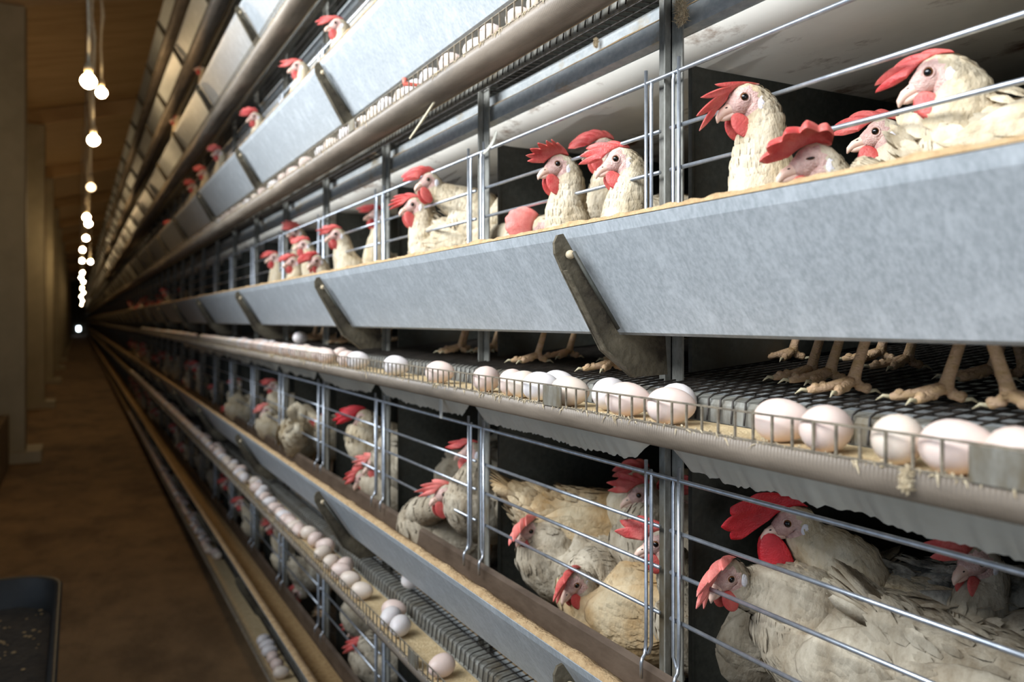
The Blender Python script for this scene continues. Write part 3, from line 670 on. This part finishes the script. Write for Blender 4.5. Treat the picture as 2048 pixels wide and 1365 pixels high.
# third tier, third cage
H(1, 858, 359, 0.700, 26, -14, 'hen stretching her neck level, floppy rose comb, upper in third cage', comb=(0.045, 82, 24, 50, 5), deep=0.35, reach=0.20, bturn=0, feathers=500, bh=0.27, wattle=1.25)
H(1, 826, 409, 0.690, 16, -12, 'hen with spiky red comb and round wattle, lower in third cage', comb=(0.044, 60, 62, 70, 5), deep=0.7, reach=0.13, bturn=-10, feathers=600, wattle=1.3, bh=0.18)
H(1, 752, 428, 0.80, 20, 0, 'hen behind the third upright with ragged red comb', comb=(0.042, 70, 40, 70, 5), deep=0.6, reach=0.10, bturn=40, feathers=0, bh=0.19)
H(1, 940, 470, 0.84, 150, -70, 'white hen bending down behind the second upright, only back showing', reach=0.1, body=(975, 500, 0.84), bturn=150, feathers=500, tail_up=0.9)
# third tier, fourth cage
H(1, 672, 468, 0.690, 22, -12, 'hen with thin pink comb looking down, right in fourth cage', comb=(0.038, 60, 50, 60, 4), reach=0.14, bturn=-12, feathers=400, bh=0.17)
H(1, 592, 463, 0.745, 24, -8, 'hen with upright red comb, topmost of the crowd in fifth cage', comb=(0.040, 50, 30, 60, 6), reach=0.11, feathers=0, bh=0.19)
H(1, 606, 489, 0.700, 10, -6, 'hen with low red comb in the middle of the crowd in fifth cage', comb=(0.036, 85, 20, 50, 5), reach=0.14, feathers=0, bh=0.16)
H(1, 548, 515, 0.690, 20, -6, 'hen with pale pink comb, leftmost of the crowd by the fifth upright', comb=(0.038, 70, 55, 60, 5), reach=0.12, feathers=0)
H(1, 585, 523, 0.680, 24, -8, 'hen low behind the trough between two red combs, fifth cage', comb=(0.038, 80, 40, 60, 5), reach=0.12, feathers=0, bh=0.15)
H(1, 634, 522, 0.672, 40, -20, 'hen with hooded dark red comb at the trough edge, fifth cage', comb=(0.046, 95, 30, 50, 5), cmat='comb', reach=0.13, feathers=0, bh=0.15)
# second tier from the floor, nearest cage
H(0, 1577, 1049, 0.83, 10, -12, 'rooster with huge bright red comb and long wattles in lower cage', comb=(0.062, -40, 72, 75, 4), cmat='comb_deep', deep=0.14, wav=0.12, wattle=2.3, sc=1.12, reach=0.165, neckpush=-0.03, bturn=-5, feathers=1300, hackle=1.2, fmat='feather', bmat='feather', cat='rooster', name='rooster', bh=0.19, group=None, bs=1.05)
H(0, 1466, 1160, 0.752, 48, -22, 'dirty white hen in front of the rooster, pink comb over her eye', comb=(0.062, -58, 66, 55, 5), cmat='comb_pink', deep=0.4, reach=0.15, bturn=-24, feathers=1500, fmat='feather_dirty', bh=0.125, bs=1.1, body=(1785, 1340, 0.885))
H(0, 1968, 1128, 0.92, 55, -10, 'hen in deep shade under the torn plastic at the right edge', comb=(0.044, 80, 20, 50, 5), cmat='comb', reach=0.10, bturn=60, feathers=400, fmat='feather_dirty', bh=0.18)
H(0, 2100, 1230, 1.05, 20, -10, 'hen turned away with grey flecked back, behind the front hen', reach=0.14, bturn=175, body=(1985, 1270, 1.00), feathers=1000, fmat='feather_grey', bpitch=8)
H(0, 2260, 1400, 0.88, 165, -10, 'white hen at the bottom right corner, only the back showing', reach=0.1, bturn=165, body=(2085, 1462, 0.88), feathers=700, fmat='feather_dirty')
# second tier, second cage
H(0, 1064, 1064, 0.765, 36, -20, 'hen with hanging pink comb at the left of the lower second cage', comb=(0.054, -80, 46, 50, 4), cmat='comb_pink', deep=0.5, reach=0.13, bturn=5, feathers=900, fmat='feather_dirty', bh=0.145)
H(0, 1345, 1000, 0.93, 178, 0, 'hen lying across the cage with tan stained back', reach=0.1, body=(1205, 1068, 0.92), bturn=180, feathers=1100, fmat='feather_tan', bmat='feather_tan')
H(0, 1279, 992, 0.86, 14, -10, 'hen looking out above the tan backed one, dull red comb', comb=(0.040, 60, 40, 55, 4), reach=0.1, bturn=30, feathers=400, fmat='feather_dirty', bh=0.2)
H(0, 1313, 1090, 0.765, 14, -10, 'hen close to the upright with pointed red comb, lower second cage', comb=(0.046, 50, 42, 30, 3), cmat='comb', deep=0.35, reach=0.15, bturn=15, feathers=800, fmat='feather_dirty', bh=0.14)
H(0, 1156, 1172, 0.735, 42, -28, 'hen crouching low with fingered comb and two thin wattles', comb=(0.046, -60, 60, 80, 5), deep=0.8, reach=0.15, bturn=-20, feathers=1000, fmat='feather_dirty', bmat='feather_tan', body=(1290, 1225, 0.85))
H(0, 1290, 962, 0.92, 40, -20, 'hen whose red comb touches the roof of the lower second cage', comb=(0.042, 80, 20, 60, 5), reach=0.09, feathers=0, bh=0.24)
# second tier, third cage
H(0, 889, 990, 0.712, 26, -12, 'hen with rounded white breast over the trough, lower third cage', comb=(0.044, 60, 56, 60, 4), cmat='comb_pink', deep=0.5, reach=0.06, bturn=8, feathers=700, fmat='feather_dirty', body=(925, 1066, 0.835), wattle=1.3)
H(0, 744, 930, 0.74, 10, -24, 'hen reaching forward with bowed head, lower third cage', comb=(0.042, 50, 48, 40, 4), cmat='comb_pink', reach=0.15, bturn=-6, feathers=700, fmat='feather_dirty', bh=0.2)
H(0, 826, 913, 0.84, 6, -4, 'hen seen over the back of the bowing one, lower third cage', comb=(0.042, 50, 62, 40, 3), cmat='comb_pink', deep=0.3, reach=0.14, bturn=-10, feathers=400, fmat='feather_dirty', bh=0.17)
H(0, 938, 903, 0.76, 4, -4, 'hen standing tall by the second upright, lower third cage', comb=(0.042, 60, 62, 40, 3), deep=0.4, reach=0.09, bturn=45, feathers=500, fmat='feather_dirty', bh=0.2, wattle=1.3)
H(0, 722, 958, 0.72, 20, -40, 'hen pecking beside the third upright, dark red face', comb=(0.036, 60, 40, 60, 4), reach=0.15, bturn=0, feathers=0, fmat='feather_dirty', bh=0.13)
# second tier, fourth cage and on
H(0, 722, 836, 0.775, 10, -30, 'rooster with arched dark red comb, left of the lower third upright', comb=(0.062, 55, 42, 40, 5), cmat='comb_deep', deep=0.25, wattle=1.7, reach=0.10, bturn=35, feathers=500, fmat='feather', cat='rooster', name='rooster', bh=0.2, sc=1.05, group=None, bpitch=20)
H(0, 655, 838, 0.83, -95, -5, 'plump white hen with hunched back, lower fifth cage', comb=(0.038, 50, 42, 30, 3), reach=0.10, bturn=-95, feathers=300, fmat='feather', body=(606, 872, 0.765), bpitch=5, tail_up=1.1)
H(0, 642, 856, 0.80, 15, -14, 'hen showing only a small red face beside the plump one, lower fifth cage', comb=(0.036, 50, 42, 30, 3), reach=0.11, bturn=50, feathers=0, fmat='feather', bh=0.17)
H(0, 545, 771, 0.77, 14, -6, 'hen with head high beside the fifth lower upright', comb=(0.040, 60, 50, 50, 4), reach=0.11, feathers=0, bh=0.2)
H(0, 533, 822, 0.72, 22, -24, 'hen with hood shaped pink comb, lower sixth cage', comb=(0.046, 90, 30, 40, 4), cmat='comb_pink', reach=0.11, feathers=0, bh=0.15)
H(0, 475, 768, 0.76, 14, -10, 'white hen with red comb high in lower seventh cage', comb=(0.040, 60, 50, 50, 5), reach=0.10, feathers=0, bh=0.19)
H(0, 464, 820, 0.70, 26, -20, 'hen leaning on the trough with red comb, lower seventh cage', comb=(0.042, 80, 40, 60, 5), reach=0.12, feathers=0, bh=0.15)
H(0, 432, 778, 0.735, 18, -8, 'hen with pale folded wing, lower eighth cage', comb=(0.038, 70, 50, 50, 4), reach=0.13, bturn=-10, feathers=0, bh=0.15)
H(0, 380, 768, 0.72, 20, -10, 'small dim hen with red comb, lower ninth cage', reach=0.11, feathers=0)
# bottom tier
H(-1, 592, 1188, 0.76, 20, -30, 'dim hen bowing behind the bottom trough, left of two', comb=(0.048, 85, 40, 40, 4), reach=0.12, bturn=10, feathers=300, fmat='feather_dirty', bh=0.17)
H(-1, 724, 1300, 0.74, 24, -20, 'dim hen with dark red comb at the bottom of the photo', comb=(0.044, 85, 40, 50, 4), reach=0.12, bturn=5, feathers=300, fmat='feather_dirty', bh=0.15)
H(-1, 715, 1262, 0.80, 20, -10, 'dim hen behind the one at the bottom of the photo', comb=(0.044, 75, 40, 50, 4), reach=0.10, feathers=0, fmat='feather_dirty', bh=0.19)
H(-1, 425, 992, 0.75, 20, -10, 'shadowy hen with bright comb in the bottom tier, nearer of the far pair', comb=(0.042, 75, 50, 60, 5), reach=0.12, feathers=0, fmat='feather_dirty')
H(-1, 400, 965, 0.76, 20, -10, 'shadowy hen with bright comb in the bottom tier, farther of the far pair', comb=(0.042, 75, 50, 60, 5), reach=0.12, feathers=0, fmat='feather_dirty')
# fourth tier from the floor
H(2, 672, 45, 0.655, 12, -10, 'hen with pink comb looking over the bright upper trough, nearest there', comb=(0.042, 60, 60, 50, 4), cmat='comb', reach=0.11, bturn=0, feathers=300, bh=0.19)
H(2, 593, 130, 0.655, 6, -14, 'hen with pointed red comb over the upper trough, second there', comb=(0.044, 50, 58, 40, 3), reach=0.11, bturn=0, feathers=0, bh=0.19)
H(2, 508, 232, 0.65, 20, -18, 'hen low behind the upper trough, third there', reach=0.12, bturn=0, feathers=0, bh=0.17)
H(2, 436, 304, 0.655, 20, -10, 'hen with tall red comb over the upper trough, fourth there', reach=0.12, bturn=0, feathers=0, bh=0.18)
H(2, 406, 344, 0.655, 20, -10, 'hen with red comb over the upper trough, fifth there', reach=0.12, bturn=0, feathers=0, bh=0.18)
H(2, 385, 371, 0.66, 20, -10, 'hen over the upper trough, sixth there and smallest', reach=0.12, bturn=0, feathers=0, bh=0.18)
H(3, 399, 133, 0.655, 10, -10, 'hen with red comb over the fifth tier trough, nearest there', reach=0.12, bturn=0, feathers=0, bh=0.19)
H(3, 352, 222, 0.655, 10, -10, 'hen over the fifth tier trough, upper of the two farther ones', reach=0.12, bturn=0, feathers=0, bh=0.19)
H(3, 347, 238, 0.645, 20, -20, 'hen over the fifth tier trough, lower of the two farther ones', reach=0.12, bturn=0, feathers=0, bh=0.17)
# farther birds: small and dim, copies of three simple hens
def far_hen(v):
    az = R(-90) + R((20, -15, 5)[v])
    B = Vector((0, 0, 0.165)); f = frame(az)[0]
    Hd = Vector((0, 0, 0)) + f * 0.15 + UP * (0.31, 0.26, 0.34)[v]
    return hen(Hd, az, (-10, -25, -5)[v], B, R(-90), comb=((0.042, 70, 50, 60, 5), (0.046, 85, 40, 50, 5), (0.04, 50, 50, 60, 4))[v], feathers=0, seed=90 + v, rings=30, segs=14, hen_origin=(0, 0, 0))
fh_src = [far_hen(v) for v in range(3)]; used = set(); rf = random.Random(5)
FAR = {0: 8, 1: 10, -1: 4, 2: 9, 3: 7, 4: 8}
for k, b0 in FAR.items():
    for bay in range(b0, 22):
        if k >= 3 and bay > 16: continue
        n_in = 2 if k in (0, 1) else 1
        for q in range(n_in):
            if rf.random() < 0.28: continue
            v = rf.randrange(3); o = fh_src[v]
            if v in used: o = dup(o)
            used.add(v)
            o.location = (0.835 + rf.uniform(-0.035, 0.06), P0 + PS * (bay + (0.3 + 0.4 * q if n_in == 2 else 0.5)) + rf.uniform(-0.06, 0.06), floor_z(k, 0.80))
            o.rotation_euler = (0, 0, R(rf.uniform(-45, 40))); o.scale = (rf.uniform(0.84, 1.0),) * 3
            where = ('left' if q else 'right') + ' half of ' if n_in == 2 else ''
            tag(o, f'small distant hen, {TIER[k]}, {where}{ordinal(bay + 2)} cage from the right', 'hen', HEN_GROUP)

# ------------------------------------------------------------------ eggs
def egg_mesh(m, L=0.0285, r=0.0215):
    b = MB(); nu, nv = 20, 16; vs = []
    for i in range(nv + 1):
        t = math.pi * i / nv; x = -math.cos(t); rr = math.sin(t) * (1 - 0.13 * x) * r
        for j in range(nu):
            a = 2 * math.pi * j / nu; vs.append((x * L, math.cos(a) * rr, math.sin(a) * rr))
    b.add(vs, [(i * nu + j, (i + 1) * nu + j, (i + 1) * nu + (j + 1) % nu, i * nu + (j + 1) % nu) for i in range(nv) for j in range(nu)], m)
    return b.data('egg', True, True)
EM = [egg_mesh('egg_pink'), egg_mesh('egg_cream', 0.0275, 0.0210), egg_mesh('egg_white', 0.0290, 0.0218)]
re_ = random.Random(11)
EGGS = []
def egg(k, X, Y, label, v=None, rot=None, zc=None, s=1.0, group=None):
    v = re_.randrange(3) if v is None else v
    EGGS.append((Y, k, X, label, v, re_.uniform(0, 360) if rot is None else rot, zc, s, re_.uniform(-0.06, 0.06)))
def make_egg(Y, k, X, label, v, rot, zc, s, tilt):
    o = link('egg', EM[v]); r = (0.0215, 0.0210, 0.0218)[v] * s
    o.location = (X, Y, (tz(k) - 0.1202 + r + (0.012 if k >= 2 else 0)) if zc is None else zc + r)
    o.rotation_euler = (0, tilt, R(rot)); o.scale = (s,) * 3
    tag(o, label, 'egg', f'eggs on the belt of the {TIER[k]}'); return o
near = [(2030, 0.604, 0, 40), (1917, 0.604, 0, -52), (1797, 0.604, 1, 30), (1655, 0.603, 0, 10), (1566, 0.612, 0, -50), (1342, 0.602, 0, -35), (1352, 0.643, 2, 80), (1256, 0.604, 0, -45), (1222, 0.628, 2, 20), (1140, 0.604, 1, -40), (1082, 0.606, 2, -50), (1050, 0.610, 1, 0), (1025, 0.6085, 0, 50), (1118, 0.646, 2, -60), (974, 0.604, 0, 30), (880, 0.604, 0, -40), (793, 0.606, 2, -30), (717, 0.603, 2, -30), (697, 0.605, 0, 10)]
desc = ['pale egg at the right edge of the photo behind the metal plate', 'long pink egg lying lengthwise beside the near metal plate', 'round cream egg with dark speck, third from the right edge', 'front pink egg of a touching pair right of centre', 'rear pink egg of a touching pair right of centre', 'large pink egg in front of a hidden white one below the bracket', 'white egg half hidden behind a larger one below the bracket', 'pink egg overlapping another, just left of the bracket foot', 'white egg partly hidden at the left of the bracket foot', 'cream egg behind the small metal plate on the wire lip', 'white egg left of the small metal plate', 'cream egg second left of the small metal plate', 'pink egg third left of the small metal plate', 'white egg standing behind, nearest the mesh floor, by the small plate', 'lone pink egg left of the cluster by the small plate', 'lone pink egg with a dust tuft below it', 'lone white egg on the middle belt before a white pair', 'front white egg of the close pair on the middle belt', 'rear pink egg of the close pair on the middle belt']
for (px, X, v, rot), d in zip(near, desc):
    p = at_x(px, 700, X); egg(1, X, p.y, d, v, rot)
p = at_x(601, 675, 0.70); egg(1, 0.70, p.y, 'white egg resting on the wire floor under the third bracket', 2, 30, floor_z(1, 0.70))
n = 0; y = at_x(655, 700, 0.605).y
while y < 9.5:
    if y < 3.9 or re_.random() < 0.75:
        n += 1; egg(1, re_.uniform(0.603, 0.608), y, f'small pale egg on the third tier belt, {ordinal(n)} past the close pair')
        if y < 3.8 and re_.random() < 0.35:
            n += 1; egg(1, 0.6485, y + 0.028, f'small pale egg on the third tier belt, {ordinal(n)} past the close pair')
    y += re_.uniform(0.058, 0.085) * (1 if y < 3.9 else 1.6)
def spread(k, pts, y, yend, lab, dens):
    n = 0; zc = -0.0985 + TS * (k - 1); taken = []
    def free(X, Y): return all((X - a) ** 2 + (Y - c) ** 2 > 0.0475 ** 2 for a, c in taken)
    for px, py in pts:
        p = at_z(px, py, zc); X = min(max(p.x, 0.603), 0.636); Y = p.y
        for _ in range(30):
            if free(X, Y): break
            Y += 0.006
        taken.append((X, Y)); n += 1
        egg(k, X, Y, f'egg on the {TIER[k]} belt, {ordinal(n)} counting from the near end')
    while y < yend:
        X = 0.604 if re_.random() < 0.62 else re_.uniform(0.61, 0.636)
        if free(X, y): taken.append((X, y)); n += 1; egg(k, X, y, f'egg on the {TIER[k]} belt, {ordinal(n)} counting from the near end', s=re_.uniform(0.94, 1.04))
        y += re_.uniform(*dens)
p0 = [(870, 1335), (785, 1256), (768, 1238), (803, 1233), (703, 1185), (683, 1162), (665, 1145), (703, 1142), (657, 1128), (635, 1108), (650, 1092), (633, 1079), (619, 1066), (611, 1092), (602, 1080), (594, 1067), (590, 1056), (568, 1048), (558, 1033), (549, 1018)]
spread(0, p0, at_z(540, 1005, -0.6485).y, 11.5, '', (0.022, 0.062))
p = at_x(823, 1178, 0.70); egg(0, 0.70, p.y, 'white egg under the second tier trough on its wire floor', 2, 40, floor_z(0, 0.70))
pm = [(562, 1345), (553, 1330), (545, 1315), (539, 1303), (534, 1292), (528, 1281)]
spread(-1, pm, at_z(430, 1112, -1.1985).y, 12.0, '', (0.040, 0.085))
n = 0; y = 0.99
while y < 8.0:
    n += 1; egg(2, re_.uniform(0.603, 0.607), y, f'pale egg behind the wire lip of the fourth tier, {ordinal(n)} from the near end'); y += re_.uniform(0.06, 0.10) * (1 if y < 2.0 else 1.9)
EGGS.sort(key=lambda e: e[0] / (1.0 if e[1] >= 0 else 0.95))
for e_ in EGGS[:298]: make_egg(*e_)
b = MB(); src = EM[1]
for Y, k, X, lb, v, rot, zc, s, tl in EGGS[298:]:
    b.ellipsoid((X, Y, tz(k) - 0.0988 + (0.012 if k >= 2 else 0)), (Vector((math.cos(R(rot)), math.sin(R(rot)), 0)) * 0.0275, Vector((-math.sin(R(rot)), math.cos(R(rot)), 0)) * 0.0212, UP * 0.0212), 'egg_cream', 12, 8)
tag(b.build('far_eggs', None, True), 'dim far lines of eggs merging toward the end of the belts', 'eggs', None, 'stuff')
# ------------------------------------------------------------------ lamps
b = MB(); nu, nv = 20, 14; vs = []
for i in range(nv + 1):
    t = i / nv; z = -0.036 + 0.074 * t; r = 0.037 * max(0.0, math.sin(math.pi * t)) ** 0.5
    r = max(r, 0.013 if t > 0.5 else 0.001)
    for j in range(nu): vs.append((math.cos(2 * math.pi * j / nu) * r, math.sin(2 * math.pi * j / nu) * r, z))
fs = [(i * nu + j, (i + 1) * nu + j, (i + 1) * nu + (j + 1) % nu, i * nu + (j + 1) % nu) for i in range(nv) for j in range(nu)]
b.add(vs, fs, 'bulb'); BULB = b.data('bulb', True)
b.mats = ['bulb_dim']; BULBD = b.data('bulb', True)
b = MB(); b.tube([(0, 0, 0.036), (0, 0, 0.05), (0, 0, 0.085), (0, 0, 0.092), (0, 0, 0.105)], [0.016, 0.019, 0.019, 0.013, 0.004], 'socket', 16); SOCK = b.data('socket', True)
lamps = [(177, 163, 4.3, 1), (203, 186, 6.2, 1), (187, 281, 5.7, 1), (182, 375, 7.6, 0), (173, 435, 10.0, 1), (177, 448, 10.6, 1), (172, 477, 12.6, 1), (165, 500, 14.8, 1), (164, 522, 17.5, 1), (181, 524, 17.6, 1), (165, 546, 21.5, 1), (162, 556, 24, 1), (167, 564, 27, 1), (164, 577, 32, 1), (167, 586, 37, 1), (162, 594, 43, 1), (165, 602, 52, 1), (163, 610, 64, 1)]
for i, (px, py, dep, lit) in enumerate(lamps):
    d = ray(px, py); d *= dep / (d.x * ST + d.y * CT); p = Vector((d.x, d.y, HC + d.z))
    e = empty('hanging_lamp', p); roof = HC + 3.05 + 1.2 / 4.8 * (p.x + 1.6); up = roof - p.z
    link('bulb', BULB if lit else BULBD, e); link('socket', SOCK, e)
    rn = random.Random(i); m = 14
    if up > 0.2:
        b = MB(); b.tube([(0.012 * math.sin(q * 1.7 + i) * math.sin(math.pi * q / m), 0.012 * math.cos(q * 2.1 + i) * math.sin(math.pi * q / m), 0.10 + (up - 0.10) * q / m) for q in range(m + 1)], [0.0075 + (0.006 if q in (4, 7, 10) else 0) for q in range(m + 1)], 'cord', 8); b.build('cord', e, True)
    labs = ['nearest glowing bulb on a knotted dusty cord, upper left of the photo', 'glowing bulb just right of and behind the nearest one', 'lone glowing bulb below the nearest pair', 'small unlit looking bulb below the lone one']
    tag(e, labs[i] if i < 4 else f'glowing bulb in the receding line over the aisle, {ordinal(i+1)} from the camera', 'lamp', 'bulbs over the aisle')
# ------------------------------------------------------------------ tub at the lower left
def rrect(cx, cy, hx, hy, r, n=8):
    out = []
    for qx, qy, a0 in ((1, 1, 0), (-1, 1, 90), (-1, -1, 180), (1, -1, 270)):
        for i in range(n + 1):
            a = R(a0 + 90 * i / n); out.append((cx + qx * (hx - r) + r * math.cos(a), cy + qy * (hy - r) + r * math.sin(a)))
    return out
zr = HC - 0.9; cx, cy, hx, hy = -0.315, 2.72, 0.25, 0.61
e = empty('feed_tub', (cx, cy, 0))
loops = [(0.0, 0.0, 0.012), (0.0, 0.0, 0.0), (0.022, 0, 0.006), (0.022, 0, -0.004)]
prof = [(1.07, zr - 0.012), (1.08, zr + 0.002), (1.05, zr + 0.008), (1.0, zr), (0.94, zr - 0.12), (0.84, zr - 0.24), (0.82, zr - 0.25), (0.85, zr - 0.255), (0.97, zr - 0.12), (1.02, zr - 0.01)]
b = MB(); vs = []; m = None
for s_, z_ in prof:
    L_ = rrect(0, 0, hx * s_, hy - hx + hx * s_, 0.14 * s_); m = len(L_); vs += [(x, y, z_) for x, y in L_]
k_ = len(prof); b.add(vs, [(i * m + j, i * m + (j + 1) % m, ((i + 1) % k_) * m + (j + 1) % m, ((i + 1) % k_) * m + j) for i in range(k_) for j in range(m)] + [tuple(6 * m + j for j in range(m)), tuple(7 * m + j for j in range(m))], 'rubber'); b.build('basin', e, True)
for sx, sy in ((1, 1), (1, -1), (-1, 1), (-1, -1)):
    b = MB(); b.tube([(sx * 0.15, sy * 0.42, zr - 0.25), (sx * 0.19, sy * 0.46, 0.0)], 0.014, 'rubber', 8); b.build('leg', e)
tag(e, 'black rounded tub with scraps of feed at the bottom left', 'tub')
b = MB(); rn = random.Random(2)
for q in range(170):
    x = rn.uniform(-0.21, 0.21); y = rn.uniform(-0.54, 0.54); s_ = rn.uniform(0.0015, 0.005)
    b.ellipsoid((x, y, zr - 0.0925), (Vector((s_ * 1.5, s_ * 0.4, 0)), Vector((-s_ * 0.3, s_, 0)), Vector((0, 0, s_ * 0.6))), 'feed', 6, 4)
L_ = rrect(0, 0, hx * 0.945, hy - hx + hx * 0.945, 0.13); n_ = len(L_)
b.add([(x, y, zr - 0.098 + 0.006 * math.sin(x * 31 + y * 17)) for x, y in L_] + [(x * 0.97, y * 0.97, zr - 0.2) for x, y in L_] + [(0, 0, zr - 0.09)], [(i, (i + 1) % n_, 2 * n_) for i in range(n_)] + [(i, n_ + i, n_ + (i + 1) % n_, (i + 1) % n_) for i in range(n_)], 'dirt')
o = b.build('feed_scraps'); o.location = (cx, cy, 0); tag(o, 'beige feed scraps lying in the black tub', 'feed', None, 'stuff')
# ------------------------------------------------------------------ small things caught on the wires
def tubes(name, pts, r, m, label, cat, n=6):
    b = MB(); b.tube(pts, r, m, n); tag(b.build(name, None, True), label, cat)
p1 = at_x(812, 168, 0.572); p2 = at_x(905, 176, 0.66)
b = MB(); b.tube([p1 + Vector((-0.002, 0, 0.010)), p1 + Vector((-0.004, 0, 0)), p1 + (p2 - p1) * 0.25, p2], [0.0065, 0.0055, 0.0034, 0.0022], 'red_plastic', 8); tag(b.build('plastic_strip', None, True), 'red plastic strip poking under the egg rail, upper centre', 'strip')
a_, c_ = at_x(868, 205, 0.60), at_x(820, 277, 0.60)
b = MB(); b.tube([a_, (a_ + c_) / 2 + Vector((0.002, 0, 0.002)), c_], [0.0026, 0.003, 0.0022], 'straw', 6); tag(b.build('straw'), 'pale straw hanging under the upper egg rail', 'straw')
a_, c_ = at_x(992, 262, 0.708), at_x(965, 308, 0.704)
b = MB(); d_ = (c_ - a_); w_ = Vector((0.002, 0.010, 0.003))
vs = []
for i in range(7):
    t = i / 6; p = a_ + d_ * t + Vector((0.006 * math.sin(t * 3), 0, 0.0)); q = 1.0 - 0.4 * abs(t - 0.5)
    vs += [p - w_ * q, p + w_ * q, p + w_ * q + Vector((0.0015, 0, 0)), p - w_ * q + Vector((0.0015, 0, 0))]
b.add(vs, [(i * 4 + j, i * 4 + (j + 1) % 4, (i + 1) * 4 + (j + 1) % 4, (i + 1) * 4 + j) for i in range(6) for j in range(4)] + [(3, 2, 1, 0), (24, 25, 26, 27)], 'skirt'); tag(b.build('plastic_scrap', None, True), 'torn beige plastic scrap stuck on the second upright', 'scrap')
def fluff(name, c, rad, num, label, seed):
    b = MB(); rn = random.Random(seed); c = Vector(c)
    for _ in range(num):
        d = Vector((rn.gauss(0, 1), rn.gauss(0, 1), rn.gauss(0, 1) * 1.4)).normalized(); p = c + Vector((rn.uniform(-.3, .3), rn.uniform(-.3, .3), rn.uniform(-.8, .8))) * rad
        q = p + d * rad * rn.uniform(0.2, 0.6); w = rn.uniform(0.0003, 0.0007)
        b.tube([p, (p + q) / 2 + Vector((rn.uniform(-.002, .002), rn.uniform(-.002, .002), -0.001)), q], [w, w, w * 0.3], 'lint', 4, False)
    b.ellipsoid(c, (Vector((rad * .35, 0, 0)), Vector((0, rad * .4, 0)), Vector((0, 0, rad * .8))), 'lint', 10, 8)
    tag(b.build(name), label, 'dust')
fluff('dust_clump', at_x(1362, 25, 0.722), 0.017, 700, 'fuzzy beige dust clump on the nearest upright', 4)
fluff('dust_clump', at_x(1812, 960, 0.567), 0.010, 500, 'fluffy beige dust tuft hanging under the wire lip at right', 5)
fluff('dust_clump', at_x(1192, 85, 0.752), 0.008, 300, 'tan dust lump on the stepped beam left of the nearest upright', 6)
a_ = at_x(882, 795, 0.683)
b = MB(); b.box(a_.x - 0.001, a_.x + 0.001, a_.y - 0.006, a_.y + 0.006, a_.z - 0.045, a_.z + 0.045, 'white_plastic'); tag(b.build('plastic_tie'), 'short white plastic tie hanging from the rail over the lower third cage', 'tie')
